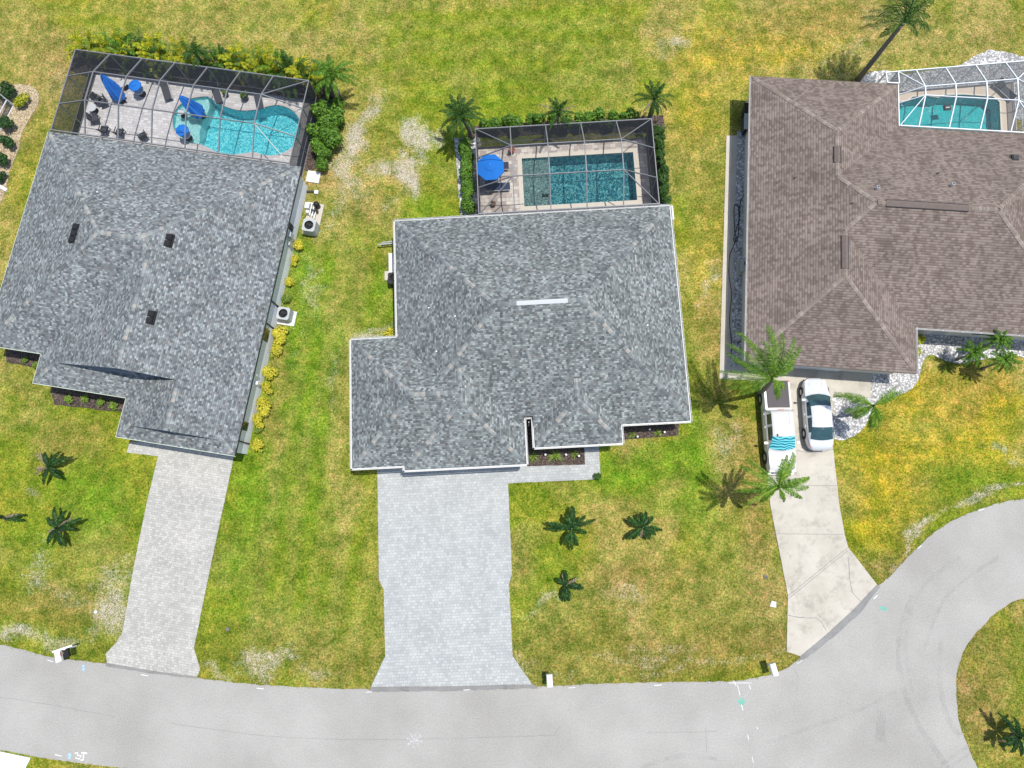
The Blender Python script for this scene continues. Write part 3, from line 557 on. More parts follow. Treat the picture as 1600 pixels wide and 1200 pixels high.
def house(name, label, yaw, outline, blocks, hole, mat, cap, wallm, fascm, gutter, c, zE=ZE, over=.42, dk=()):
    off = (c[0], c[1], 0); h = thing(name, label, 'house', (*W(*c, yaw), 0), rad(yaw)); ol = ccw(outline)
    rf, H = roof(blocks, hole, zE, M[mat], M[cap], h, off)
    wp = inset(ol, over); w = MB(); w.wallring(wp, 0, zE - .14); w.build('wall', M[wallm], h, off)
    MB().sheet(ol, zE - .15).build('soffit', M['white'], h, off)
    edge_boxes(ol, zE - .19, zE - .012, .03, only=[i for i in range(len(ol)) if i not in dk]).build('fascia', M[fascm], h, off)
    if dk: edge_boxes(ol, zE - .19, zE - .012, .03, only=dk).build('fascia', M['dark'], h, off)
    if gutter:
        g = MB(); n = len(ol)
        for i in range(n):
            if i not in gutter: continue
            a, b = Vector(ol[i]), Vector(ol[(i + 1) % n]); d = (b - a).normalized(); nn = Vector((d.y, -d.x)); L_ = (b - a).length - .01; an = atan2(d.y, d.x); m = (a + b) / 2
            cc = m + nn * .115; g.box((cc.x, cc.y, zE - .02 + .002 * (i % 2)), (L_ + .1, .02, .11), an); c2 = m + nn * .085; g.box((c2.x, c2.y, zE - .09), (L_, .05, .015), an)
            c3 = m + nn * .05; g.box((c3.x, c3.y, zE - .005 + .002 * (i % 2)), (L_, .02, .05), an)
            k = 0.6
            while k < L_ - .3: q = a + d * k + nn * .082; g.box((q.x, q.y, zE + .02), (.035, .085, .012), an); k += 1.25
        g.build('gutter', M['gutter'], h, off)
    return h, H, off, rf
# --- house with the slate roof in the middle
o2 = [(-8.39, 21.1), (-8.39, 12.58), (-11.58, 12.58), (-11.58, 3.75), (-8.08, 3.75), (-8.08, 3.45), (.05, 3.45), (.05, 6.58), (.63, 6.58), (.63, 4.52), (6.48, 4.52), (6.48, 5.76), (11.1, 5.76), (11.1, 21.1)]
b2 = [Block(-8.39, 11.1, 5.76, 21.1, .48, k=(1.1, 1.1, 1, 1)), Block(-11.58, .05, 3.75, 12.58, .48), Block(-8.08, .05, 3.45, 16, .48), Block(.63, 6.48, 4.52, 13, .48)]
h2, H2, off2, rf2 = house('stucco_house', 'middle house under a mottled slate grey hip roof with white gutters', H2Y, o2, b2, (.05, .63, 0, 6.58), 'roof_grey', 'cap_grey', 'wall_grey', 'white', range(14), (1, 12))
# --- left house
o1 = [(-39.29, 22.), (-39.29, 5.64), (-35.1, 5.64), (-35.1, 3.55), (-28.4, 3.55), (-28.4, .85), (-20.1, .85), (-20.1, 22.)]
b1 = [Block(-39.29, -20.1, 5.64, 22., 5 / 12), Block(-35.1, -20.1, 3.55, 22., 5 / 12), Block(-28.4, -20.1, .85, 15, 5 / 12),
      Block(-35.1, -20.1, 3.55, 22., 5 / 12, gable=5.1), Block(-28.4, -20.1, .85, 15, 5 / 12, gable=1.72)]
h1, H1, off1, rf1 = house('gabled_house', 'left house under a blue grey shingle roof with small black roof vents', H1Y, o1, b1, None, 'roof_blue', 'cap_grey', 'wall_white', 'fascia_green', (), (-30, 12), dk=(6, 7), over=.3)
gf = MB(); pt = 5 / 12
for xc, hw, yg, ye in ((-27.6, 7.5, 5.1, 3.55), (-24.25, 4.15, 1.72, .85)):
    hb = (yg - ye) * pt; w_ = hw - (yg - ye); gf.add([(xc - w_, yg + .6, ZE + hb), (xc + w_, yg + .6, ZE + hb), (xc, yg + .6, ZE + hw * pt)], [(0, 1, 2)])
    gf.add([(xc - w_, yg, ZE + hb), (xc, yg, ZE + hw * pt), (xc, yg, ZE + hw * pt - .16), (xc - w_ + .3, yg, ZE + hb)], [(0, 3, 2, 1)]); gf.add([(xc + w_, yg, ZE + hb), (xc, yg, ZE + hw * pt), (xc, yg, ZE + hw * pt - .16), (xc + w_ - .3, yg, ZE + hb)], [(0, 1, 2, 3)])
    gf.add([(xc - w_, yg, ZE + hb), (xc - w_, yg + 1.2, ZE + hb), (xc + w_, yg + 1.2, ZE + hb), (xc + w_, yg, ZE + hb)], [(0, 1, 2, 3)])
gf.build('gable', M['gable'], h1, off1)
# --- right house
o3 = [(13.87, 32.83), (13.87, 11.47), (25.2, 11.47), (25.2, 14.64), (36.5, 14.64), (36.5, 29.45), (24.4, 29.45), (24.4, 32.83)]
b3 = [Block(13.87, 36.5, 14.64, 29.45, 5 / 12), Block(13.87, 24.4, 14.64, 32.83, 5 / 12), Block(13.87, 25.2, 11.47, 29.45, 5 / 12)]
h3, H3, off3, rf3 = house('ranch_house', 'right house under a broad brown shingle hip roof', H3Y, o3, b3, None, 'roof_brown', 'cap_brown', 'wall_cream', 'trim_brown', (0, 2, 3), (25, 22))
# roof fittings
def on_roof(px, py, H, yaw):
    z = 5.
    for _ in range(12): x, y = L(G(px, py, z), yaw); z = ZE + max(H(x, y), 0)
    return x, y, z
def slope_vec(H, x, y): return -(H(x + .05, y) - H(x - .05, y)) / .1, -(H(x, y + .05) - H(x, y - .05)) / .1
def vent(h, H, off, yaw, px, py, n, ax, mat='black'):
    x, y, z = on_roof(px, py, H, yaw)
    v = MB()
    for k in range(n):
        dx, dy = (0, (k - (n - 1) / 2) * .47) if ax else ((k - (n - 1) / 2) * .47, 0); zz = ZE + H(x + dx, y + dy)
        v.box((x + dx, y + dy, zz + .07), (.44, .42, .12)); v.box((x + dx, y + dy, zz + .15), (.34, .32, .05)); v.box((x + dx, y + dy, zz + .015), (.6, .46, .03))
    v.build('roof_vent', M[mat], h, off)
for px, py, n, ax in ((117, 365, 3, 1), (264, 376, 2, 1), (236, 496, 2, 1)): vent(h1, H1, off1, H1Y, px, py, n, ax)
vent(h3, H3, off3, H3Y, 1585, 247, 1, 0, 'dark')
for px, py in ((1369, 295), (1486, 290)):
    x, y, z = on_roof(px, py, H3, H3Y); MB().lathe([(.11, -.2), (.11, .32), (.09, .33), (.09, .1), (0, .1)], (x, y, z), 12).build('vent_pipe', M['ltgrey'], h3, off3)
for px, py in ((1242, 278), (1465, 271), (1331, 318)):
    x, y, z = on_roof(px, py, H3, H3Y); MB().box((x, y, z + .05), (.16, .08, .1), .5).build('roof_clip', M['black'], h3, off3)
for px, py in ((670, 481), (711, 494), (682, 549), (1012, 508), (152, 300)):
    hh, HH, oo, yy = (h2, H2, off2, H2Y) if px > 400 else (h1, H1, off1, H1Y); x, y, z = on_roof(px, py, HH, yy); MB().box((x, y, z + .02), (.1, .07, .03), .3).build('vent_cap', M['white'], hh, oo)
def ridge_vent(h, H, off, p, q, mat, w=.34):
    v = MB(); ax = Vector((q[0] - p[0], q[1] - p[1])).normalized(); n_ = Vector((-ax.y, ax.x)) * w / 2
    for s_ in (-1, 1):
        z0 = ZE + H(*p) + .1; zd = ZE + H(p[0] + n_.x, p[1] + n_.y) + .06
        a = [(p[0], p[1], z0), (q[0], q[1], z0), (q[0] + s_ * n_.x, q[1] + s_ * n_.y, zd), (p[0] + s_ * n_.x, p[1] + s_ * n_.y, zd)]; b_ = [(x, y, z - .07) for x, y, z in a]
        v.add(a + b_, [(0, 1, 2, 3), (7, 6, 5, 4), (3, 2, 6, 7), (0, 3, 7, 4), (1, 5, 6, 2)])
    ro = v.build('ridge_vent', M[mat], h, off)
    if mat == 'vent_brown':
        for s_ in (-1, 1): MB().beam((p[0] + s_ * n_.x * 1.06, p[1] + s_ * n_.y * 1.06, ZE + H(p[0] + n_.x, p[1] + n_.y) + .05), (q[0] + s_ * n_.x * 1.06, q[1] + s_ * n_.y * 1.06, ZE + H(q[0] + n_.x, q[1] + n_.y) + .05), .05, .06).build('vent_slot', M['black'], ro, off) if False else MB().beam((p[0] + s_ * n_.x * 1.06, p[1] + s_ * n_.y * 1.06, ZE + H(p[0] + n_.x, p[1] + n_.y) + .05), (q[0] + s_ * n_.x * 1.06, q[1] + s_ * n_.y * 1.06, ZE + H(p[0] + n_.x, p[1] + n_.y) + .05), .05, .06).build('vent_slot', M['black'], ro, off)
ridge_vent(h2, H2, off2, (-.05, 13.43), (3.2, 13.43), 'ltgrey', .3)
ridge_vent(h3, H3, off3, (21.9, 22.04), (27.2, 22.04), 'roofv', .5) if False else None
M['vent_brown'] = plain('vent_brown', (.16, .125, .11), .8, .3, 5)
ridge_vent(h3, H3, off3, (21.9, 22.04), (27.2, 22.04), 'vent_brown', .45); ridge_vent(h3, H3, off3, (19.13, 25.2), (19.13, 26.4), 'vent_brown', .42); ridge_vent(h3, H3, off3, (19.53, 17.6), (19.53, 19.9), 'vent_brown', .42)
# openings in the walls
def opening(h, off, x, y, z, w, hh, ax, name='window', mat='glass', fr='white'):
    f = MB(); d = (w + .16, .06, hh + .16) if ax == 'x' else (.06, w + .16, hh + .16); f.box((x, y, z), d); fo = f.build(name, M[fr], h, off)
    g = MB(); d = (w, .09, hh) if ax == 'x' else (.09, w, hh); g.box((x, y, z), d); g.build('pane' if name == 'window' else 'panel', M[mat], fo, off)
wx = -20.1 - .3
for y, w_ in ((9.6, .9), (17.8, .5), (3., .6)): opening(h1, off1, wx, y, 1.6, w_, 1.1, 'y')
opening(h1, off1, -24.3, .85 + .42, 1.15, 5., 2.2, 'x', 'garage_door', 'white'); opening(h1, off1, -32, 3.97, 1.5, 1.8, 1.3, 'x'); opening(h1, off1, -37.5, 6.06, 1.5, 1.6, 1.3, 'x')
opening(h2, off2, -4.2, 3.87, 1.15, 5., 2.2, 'x', 'garage_door', 'white'); opening(h2, off2, -9.9, 4.17, 1.15, 2.6, 2.2, 'x', 'garage_door', 'white'); opening(h2, off2, 3.4, 4.94, 1.5, 1.8, 1.4, 'x'); opening(h2, off2, 8.8, 6.18, 1.5, 1.8, 1.4, 'x'); opening(h2, off2, 5.6, 4.94, 1.1, .95, 2.1, 'x', 'door', 'grey')
opening(h3, off3, 18.6, 11.89, 1.15, 5., 2.2, 'x', 'garage_door', 'white'); opening(h3, off3, 31, 15.06, 1.5, 1.8, 1.4, 'x'); opening(h3, off3, 28, 15.06, 1.1, 1., 2.1, 'x', 'door', 'grey'); opening(h3, off3, 14.29, 24, 1.5, 1.2, 1.1, 'y'); opening(h2, off2, -7.97, 16, 1.5, .9, 1.1, 'y')
for y in (12.0, 10.35, 1.9): 
    MB().beam((wx + .06, y, ZE - .2), (wx + .06, y, .15), .08, .08).box((wx + .2, y, .1), (.4, .09, .07)).build('downspout', M['dark'], h1, off1)
mt = MB().box((wx + .12, 17.2, 1.4), (.22, .35, .6)); mt.box((wx + .1, 16.6, 1.2), (.16, .25, .4)); mt.tube([(wx + .1, 16.9, 2.1), (wx + .1, 16.9, .1)], .035); mt.tube([(wx + .1, 16.75, 1.8), (wx + .1, 16.75, .1)], .03); mt.build('meter_box', M['grey'], h1, off1)
MB().box((wx + .12, 6.6, 1.9), (.2, .16, .25)).build('wall_lamp', M['white'], h1, off1); MB().box((wx + .16, 6.1, 1.5), (.2, .22, .2)).build('hose_reel', M['white'], h1, off1)
mb = MB().tube([(.34, 6.3, 2.4), (.34, 6.3, .1)], .03); mb.build('downspout', M['white'], h2, off2)


# ---------------------------------------------------------------- standing grass tufts over the lawns
def inset_any(p, d):
    c = np.array([q[:2] for q in p]); out = []; n = len(p)
    for i in range(n):
        a, b = Vector(c[i - 1]), Vector(c[(i + 1) % n]); t_ = b - a
        if t_.length < 1e-6: continue
        t_.normalize(); out.append((c[i][0] - t_.y * d, c[i][1] + t_.x * d))
    return out
def tufts():
    r = np.random.RandomState(9); N = 90000
    px = r.uniform(-40, 1640, N); py = r.uniform(-40, 1240, N); D = np.stack([(px - 800) / FPX, -(py - 600) / FPX, -np.ones(N)]); R_ = np.array(ROT); D = R_ @ D; t_ = HC / -D[2]; X, Y = D[0] * t_, D[1] * t_
    def inside(poly, X, Y):
        c = np.zeros(X.shape, bool); n = len(poly)
        for i in range(n):
            (x0, y0), (x1, y1) = poly[i][:2], poly[i - 1][:2]
            if y0 == y1: continue
            c ^= ((y0 > Y) != (y1 > Y)) & (X < (x1 - x0) * (Y - y0) / (y1 - y0) + x0)
        return c
    bad = inside(ROADP, X, Y) & ~inside(ISL, X, Y)
    for p in HARD: bad |= inside(p, X, Y)
    for o_, yaw in ((o1, H1Y), (o2, H2Y), (o3, H3Y)): bad |= inside([W(*p, yaw) for p in inset(ccw(o_), .4)], X, Y)
    for yaw, x0, x1, y0, ya, yb in DECKS: bad |= inside([W(*p, yaw) for p in ((x0, y0 - 1), (x1, y0 - 1), (x1, yb), (x0, ya))], X, Y)
    X, Y = X[~bad], Y[~bad]; ex = []
    for p in [ROADP, ISL] + HARD[:8]:
        for i in range(len(p)):
            (x0, y0), (x1, y1) = p[i][:2], p[i - 1][:2]; k = int(hypot(x1 - x0, y1 - y0) * 14)
            if 0 < k < 900: u = r.rand(k); ex.append(np.stack([x0 + (x1 - x0) * u + r.normal(0, .06, k), y0 + (y1 - y0) * u + r.normal(0, .06, k)]))
    ex = np.concatenate(ex, 1); ok = np.ones(ex.shape[1], bool)
    for p in HARD: 
        if len(p) > 3: ok &= ~inside(inset_any(p, .07), ex[0], ex[1])
    ok &= ~(inside(ROADP, ex[0], ex[1] + .12) & inside(ROADP, ex[0], ex[1] - .12) & inside(ROADP, ex[0] + .12, ex[1]) & inside(ROADP, ex[0] - .12, ex[1]) & ~inside(ISL, ex[0], ex[1]))
    for o_, yaw in ((o1, H1Y), (o2, H2Y), (o3, H3Y)): ok &= ~inside([W(*p, yaw) for p in ccw(o_)], ex[0], ex[1])
    ex = ex[:, ok]; X = np.concatenate([X, ex[0]]); Y = np.concatenate([Y, ex[1]]); n = len(X); xs, ys, C = GRID; ix = np.clip(np.round((X + 58) / .25).astype(int) + 4, 0, len(xs) - 1); iy = np.clip(np.round((Y + 24) / .25).astype(int) + 4, 0, len(ys) - 1)
    col = C[iy, ix, :3] * r.uniform(.55, 1.75, (n, 1)) * np.stack([r.uniform(.8, 1.25, n), np.ones(n), r.uniform(.6, 1.6, n)], -1); V = []; 
    base = np.stack([X, Y, np.full(n, -.03)], -1); vs = []; cs = []
    for k in range(3):
        a = r.uniform(0, 2 * np.pi, n); L_ = r.uniform(.05, .13, n); e = r.uniform(.3, 1.1, n); d = np.stack([np.cos(a) * np.cos(e), np.sin(a) * np.cos(e), np.sin(e)], -1); sd = np.stack([-np.sin(a), np.cos(a), 0 * a], -1) * r.uniform(.012, .03, (n, 1))
        vs += [base - sd, base + sd, base + d * L_[:, None]]; cs += [col, col, col]
    v = np.stack(vs, 1).reshape(-1, 3); c = np.stack(cs, 1).reshape(-1, 3); m = len(v); me = bpy.data.meshes.new('grass')
    me.vertices.add(m); me.vertices.foreach_set('co', v.ravel()); me.loops.add(m); me.loops.foreach_set('vertex_index', np.arange(m)); me.polygons.add(m // 3); me.polygons.foreach_set('loop_start', np.arange(0, m, 3)); me.update(calc_edges=True)
    at = me.color_attributes.new('grass', 'FLOAT_COLOR', 'POINT'); at.data.foreach_set('color', np.concatenate([c, np.ones((m, 1))], 1).astype(np.float32).ravel())
    t = NT('grass_blade'); me.materials.append(t.fin(t.n('Attribute', attribute_name='grass').outputs['Color'], .8, Specular_IOR_Level=.1)); o = bpy.data.objects.new('grass', me); COL.objects.link(o); tag(o, kind='stuff')
tufts()

# ---------------------------------------------------------------- pool cages
def cage(label, yaw, x0, x1, y0, y1, xs, d1, yb2, zb, ze, zh, mat, scr, hips, side_post=()):
    c = ((x0 + x1) / 2, (y0 + y1(x0)) / 2); off = (c[0], c[1], 0)
    t_ = thing('pool_enclosure', label, 'screen enclosure', (*W(*c, yaw), 0), rad(yaw), 'screened pool enclosures')
    fm = M[mat]; part = lambda n, a, b, w=.06, h=.1: MB().beam(a, b, w, h).build(n, fm, t_, off)
    Y1 = y1; P1 = lambda x: (x, Y1(x), ze); J1 = lambda x: (x, Y1(x) - d1, zb); J2 = lambda x: (x, yb2, zb); P0 = lambda x: (x, y0, zh)
    part('eave_beam', P1(x0), P1(x1)); part('eave_beam', (x0, Y1(x0), ze), (x0, y0, ze)); part('eave_beam', (x1, Y1(x1), ze), (x1, y0, ze)); part('gutter_beam', (x0, y0, zh), (x1, y0, zh), .07, .12)
    for x in xs:
        part('rafter', P1(x), J1(x), .07); part('rafter', J1(x), J2(x), .07); part('rafter', J2(x), P0(x), .07); part('post', P1(x), (x, Y1(x), 0), .06, .06)
    sc_ = MB(); ws = MB()
    for a, b in zip(xs[:-1], xs[1:]):
        part('purlin', J1(a), J1(b), .05); part('purlin', J2(a), J2(b), .05)
        for F, K in ((P1, J1), (J1, J2), (J2, P0)): sc_.add([F(a), F(b), K(b), K(a)], [(0, 1, 2, 3)])
    for xe, xi in ((x0, xs[0]), (x1, xs[-1])):
        e1, e2 = (xe, Y1(xi) - d1, ze), (xe, yb2, ze); c1, c0 = (xe, Y1(xe), ze), (xe, y0, ze)
        part('purlin', J1(xi), e1, .05); part('purlin', J2(xi), e2, .05)
        if hips[0 if xe == x0 else 1][0]: part('hip_beam', c1, J1(xi), .05)
        if hips[0 if xe == x0 else 1][1]: part('hip_beam', c0, J2(xi), .05)
        sc_.add([c1, P1(xi), J1(xi)], [(0, 1, 2)]); sc_.add([c1, J1(xi), e1], [(0, 1, 2)]); sc_.add([e1, J1(xi), J2(xi), e2], [(0, 1, 2, 3)]); sc_.add([e2, J2(xi), c0], [(0, 1, 2)]); sc_.add([c0, J2(xi), P0(xi)], [(0, 1, 2)])
        for q in (c1, e1, e2): part('post', q, (q[0], q[1], 0), .06, .06)
        part('rail', (xe, Y1(xe), .75), (xe, y0, .75), .04, .05); part('rail', (xe, Y1(xe), .06), (xe, y0, .06), .05, .06); ws.add([(xe, Y1(xe), 0), (xe, y0, 0), (xe, y0, ze), (xe, Y1(xe), ze)], [(0, 1, 2, 3)])
    part('rail', (x0, Y1(x0), .75), (x1, Y1(x1), .75), .04, .05); part('rail', (x0, Y1(x0), .06), (x1, Y1(x1), .06), .05, .06)
    ws.add([(x0, Y1(x0), 0), (x1, Y1(x1), 0), (x1, Y1(x1), ze), (x0, Y1(x0), ze)], [(0, 1, 2, 3)])
    sc_.build('roof_screen', M[scr], t_, off); ws.build('wall_screen', M[scr + '_wall'], t_, off); return t_
sp = 2.53
cage('bronze framed screen enclosure over the freeform pool behind the left house', H1Y, -39.15, -21.03, 22.1, lambda x: 28.85, [-36.43 + i * 2.54 for i in range(6)], 2.24, 24.3, 3.8, 2.7, 2.85, 'frame_bronze', 'screen_dark', ((0, 0), (1, 1)))
cage('bronze framed screen enclosure over the rectangular pool of the middle house', H2Y, -2.4, 10.4, 21.25, lambda x: 27.9, [.14, 2.71, 5.27, 7.84], 2.3, 23.3, 4.2, 2.7, 2.85, 'frame_bronze', 'screen_dark', ((1, 1), (1, 1)))
cage('white framed screen enclosure over the green pool behind the right house', H3Y, 24.45, 34.5, 29.5, lambda x: 33.9 + (x - 24.45) * .155, [25.75, 27.87, 30.02, 32.17], 2.08, 31.35, 3.83, 2.7, 2.85, 'frame_white', 'screen_white', ((1, 1), (1, 1)))
c3_ = bpy.data.objects[[o.name for o in bpy.data.objects if o.name.startswith('pool_enclosure')][-1]]; of3 = ((24.45 + 34.5) / 2, (29.5 + 33.9) / 2, 0)
for a_, b_ in (((23.6, 33.75, 2.7), (24.45, 33.9, 2.7)), ((23.6, 33.75, 2.7), (23.6, 32.85, 2.85)), ((23.6, 32.85, 2.85), (24.45, 32.85, 2.85)), ((23.6, 33.75, 2.7), (23.6, 33.75, 0)), ((24.45, 33.9, 2.75), (24.45, 32.85, 2.85))): MB().beam(a_, b_, .07, .1).build('eave_beam', M['frame_white'], c3_, of3)
MB().add([(23.6, 33.75, 2.7), (24.45, 33.9, 2.7), (24.45, 32.85, 2.85), (23.6, 32.85, 2.85)], [(0, 1, 2, 3)]).build('roof_screen', M['screen_white'], c3_, of3)
# low white framed corner of the neighbour's enclosure at the far left
nc = thing('neighbour_enclosure', 'corner of a white framed screen enclosure beside the tan rock bed', 'screen enclosure', (*G(22, 165), 0)); A = Vector(G(22, 165)); ux, uy = Vector((cos(rad(-28)), sin(rad(-28)))), Vector((-sin(rad(-20)), cos(rad(-20))))
a0 = -ux * 7; b0 = -uy * 9
for z_ in (.8, 2.6, .05):
    MB().beam((a0.x, a0.y, z_), (0, 0, z_), .07, .07).build('rail', M['frame_white'], nc); MB().beam((b0.x, b0.y, z_), (0, 0, z_), .07, .07).build('rail', M['frame_white'], nc)
for q in (Vector((0, 0)), a0 * .4, b0 * .25, b0 * .6): MB().beam((q.x, q.y, 0), (q.x, q.y, 2.6), .07, .07).build('post', M['frame_white'], nc)
MB().add([(a0.x, a0.y, 0), (0, 0, 0), (0, 0, 2.6), (a0.x, a0.y, 2.6)], [(0, 1, 2, 3)]).add([(b0.x, b0.y, 0), (0, 0, 0), (0, 0, 2.6), (b0.x, b0.y, 2.6)], [(0, 1, 2, 3)]).add([(a0.x, a0.y, 2.6), (0, 0, 2.6), (b0.x, b0.y, 2.6), (a0.x + b0.x, a0.y + b0.y, 2.6)], [(0, 1, 2, 3)]).build('screen', M['screen_dark'], nc)

# ---------------------------------------------------------------- pools and decks
def deck(i, mat, holes, inner=()):
    yaw, x0, x1, y0, ya, yb = DECKS[i]; ol = ccw([W(*p, yaw) for p in ((x0, y0 - .4), (x1, y0 - .4), (x1, yb), (x0, ya))])
    mb = MB().sheet(ol, .03, holes); mb.wallring(ol, -.1, .03); tag(mb.build('pool_deck', mat), kind='structure')
def pool(label, outl, shelf, depth, wm, pm, psm, cop, loc):
    t_ = thing('swimming_pool', label, 'pool', (*loc, 0), 0, 'backyard swimming pools'); off = (*loc, 0); outl = ccw(outl)
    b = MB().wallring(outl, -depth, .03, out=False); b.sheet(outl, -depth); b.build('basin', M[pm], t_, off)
    if shelf: s_ = ccw(shelf); m_ = MB().sheet(s_, -.32); m_.wallring(s_, -depth, -.32); m_.build('sun_shelf', M[psm], t_, off)
    MB().sheet(outl, -.07).build('water', M[wm], t_, off)
    n = len(outl); c = MB(); ring = []
    for i in range(n):
        p, a, b_ = Vector(outl[i]), Vector(outl[i - 1]), Vector(outl[(i + 1) % n]); d1 = (p - a).normalized(); d2 = (b_ - p).normalized(); nn = (Vector((d1.y, -d1.x)) + Vector((d2.y, -d2.x))); nn = nn / max(.5, nn.length ** 2 / 2)
        ring.append((p, p + nn * cop[1]))
    vs = [(q.x, q.y, z) for z in (.055,) for pr in ring for q in pr]; vs += [(pr[0].x, pr[0].y, -.08) for pr in ring] + [(pr[1].x, pr[1].y, .0) for pr in ring]
    fs = [(2 * i, 2 * i + 1, 2 * ((i + 1) % n) + 1, 2 * ((i + 1) % n)) for i in range(n)] + [(2 * n + i, 2 * i, 2 * ((i + 1) % n), 2 * n + (i + 1) % n) for i in range(n)] + [(2 * i + 1, 3 * n + i, 3 * n + (i + 1) % n, 2 * ((i + 1) % n) + 1) for i in range(n)]
    c.add(vs, fs).build('coping', M[cop[0]], t_, off); return t_
zw = -.07
p1 = [(324, 152), (332, 156), (344, 164), (355, 168.5), (370, 173), (384, 174), (401, 172.5), (414, 169), (427, 166), (438, 166), (451, 170), (462, 178), (469, 189), (470.5, 203), (466, 219), (456, 232), (443, 240), (428, 244), (412, 243), (398, 239), (381, 241), (365, 242.5), (349, 241.5), (337, 237.5), (325, 231), (310, 226), (292, 222), (277, 210), (271, 195), (273, 179), (280, 167), (291, 159), (305, 154)]
P1 = spline([G(*p, zw) for p in p1], 3, True)
S1 = [G(*p, zw) for p in [(324, 152), (325.5, 164), (321, 177), (313, 190), (309.5, 203), (309.7, 216), (314, 227), (310, 226), (292, 222), (277, 210), (271, 195), (273, 179), (280, 167), (291, 159), (305, 154)]]
deck(0, M['deck1'], [P1]); M['coping1'] = plain('coping_stone', (.5, .45, .43), .8, .15, 4); M['coping2'] = plain('travertine_coping', (.66, .6, .5), .8, .08, 3)
pool('bright turquoise freeform swimming pool with a pale round sun shelf', P1, S1, 1.25, 'water1', 'pl1', 'pl1s', ('coping1', .16), G(390, 205))
pw = [G(540 + x / 2.857, 100 + y / 2.857, zw) for x, y in ((787, 425), (1285, 397), (1298, 612), (797, 637))]; lw = [L(q, H2Y) for q in pw]
xa, xb = (lw[0][0] + lw[3][0]) / 2, (lw[1][0] + lw[2][0]) / 2; yt_, yb_ = (lw[0][1] + lw[1][1]) / 2, (lw[2][1] + lw[3][1]) / 2; xsf = L(G(858, 255, zw), H2Y)[0]
P2 = [W(*p, H2Y) for p in ((xa, yb_), (xb, yb_), (xb, yt_), (xa, yt_))]; S2 = [W(*p, H2Y) for p in ((xa, yb_), (xsf, yb_), (xsf, yt_), (xa, yt_))]
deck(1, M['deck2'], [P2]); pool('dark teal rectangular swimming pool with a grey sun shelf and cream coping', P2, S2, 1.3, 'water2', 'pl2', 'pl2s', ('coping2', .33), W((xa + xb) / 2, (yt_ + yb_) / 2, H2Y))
c3 = lambda x, y: G(1380 + x / 7.27, 70 + y / 7.27, zw)
P3 = [c3(180, 655), c3(260, 655), c3(330, 600), c3(470, 590), c3(620, 610), c3(690, 580), c3(900, 575), c3(1240, 600), c3(1310, 660), c3(1325, 990)] + [W(*p, H3Y) for p in ((31.2, 29.7), (24.7, 29.7))]
deck(2, M['deck_beige'], [P3]); pool('green teal swimming pool in a beige deck behind the brown roof', P3, None, 1.2, 'water3', 'pl3', 'pl3', ('coping2', .12), c3(750, 780))

# ---------------------------------------------------------------- plants
def frond(mb, base, az, el, ln, droop, lw=.5, n=26, wid=.045, wind=(0, 0), curl=0., sag=.35, gap=0):
    "arching palm frond: leaflets on both sides of a curved rachis"
    p = Vector(base); d = Vector((cos(az) * cos(el), sin(az) * cos(el), sin(el))); st = ln / n; pts = [p.copy()]
    for i in range(n):
        t_ = i / n; d = (d + Vector((wind[0], wind[1], 0)) * (.05 * t_) + Vector((0, 0, -droop / n * (.4 + 1.6 * t_)))).normalized()
        if curl: d = (Matrix.Rotation(curl / n, 3, 'Z') @ d)
        p = p + d * st; pts.append(p.copy())
    mb.tube(pts[::4] + [pts[-1]], [.028 * (1 - .8 * k / (len(pts[::4]))) + .006 for k in range(len(pts[::4]) + 1)], 4, False)
    for i in range(2, n + 1):
        t_ = i / n; dd = (pts[i] - pts[i - 1]).normalized(); s_ = dd.cross(Vector((0, 0, 1)))
        if s_.length < .05: s_ = Vector((1, 0, 0))
        s_.normalize(); L_ = lw * (min(1, t_ * 3.2) * (1 - .62 * t_ ** 2.5)) * random.uniform(.8, 1.1)
        for sd in (-1, 1):
            if random.random() < gap: continue
            o = (s_ * sd * .8 + dd * .62 + Vector((0, 0, -sag * random.uniform(.4, 1.4))) + Vector((wind[0], wind[1], 0)) * .15).normalized()
            wv = dd * wid * .5 + Vector((0, 0, .02 * random.uniform(-1, 1))); a = pts[i]; m_ = a + o * L_ * .55; e = a + (o + Vector((0, 0, -sag * .8))).normalized() * L_
            mb.add([a - wv * .6, a + wv * .6, m_ + wv, m_ - wv, e], [(0, 1, 2, 3), (3, 2, 4)])
def palm(name, label, crown_px, h, base_px, fronds, mat='leaf_palm', r=.15, cat='palm tree', group=None, wind=(0, 0), lw=.5, n=28, sag=.35, wid=.05, boot=True, dry=(), k_=1., bark='trunk'):
    b = Vector((*G(*base_px), 0)); c = Vector((*G(crown_px[0], crown_px[1], h), h)) - b
    t_ = thing(name, label, cat, b, 0, group)
    bend = Vector((c.x * .35, c.y * .35, h * .55)); pts = []
    for i in range(9):
        u = i / 8; pts.append(Vector((0, 0, -.05)) * (1 - u) ** 2 + bend * 2 * u * (1 - u) + c * u * u)
    MB().tube(pts, [r * (1.25 - .5 * i / 8) + (.03 if i == 0 else 0) for i in range(9)], 10).build('trunk', M[bark], t_, smooth=True)
    mb = MB()
    for az, el, ln, dr in fronds: frond(mb, c + Vector((0, 0, .05)), rad(az), rad(el), ln * k_, dr, lw, n, wid, wind, random.uniform(-.3, .3), sag)
    if boot: mb.tube([c - Vector((0, 0, .25)), c + Vector((0, 0, .35))], [r * .95, .05], 8)
    mb.build('crown', M[mat], t_)
    if dry:
        md = MB()
        for az, el, ln, dr in dry: frond(md, c, rad(az), rad(el), ln, dr, lw * .7, n, wid * .8, wind, 0, .6, .35)
        md.build('dead_frond', M['leaf_dry'], t_)
    return t_
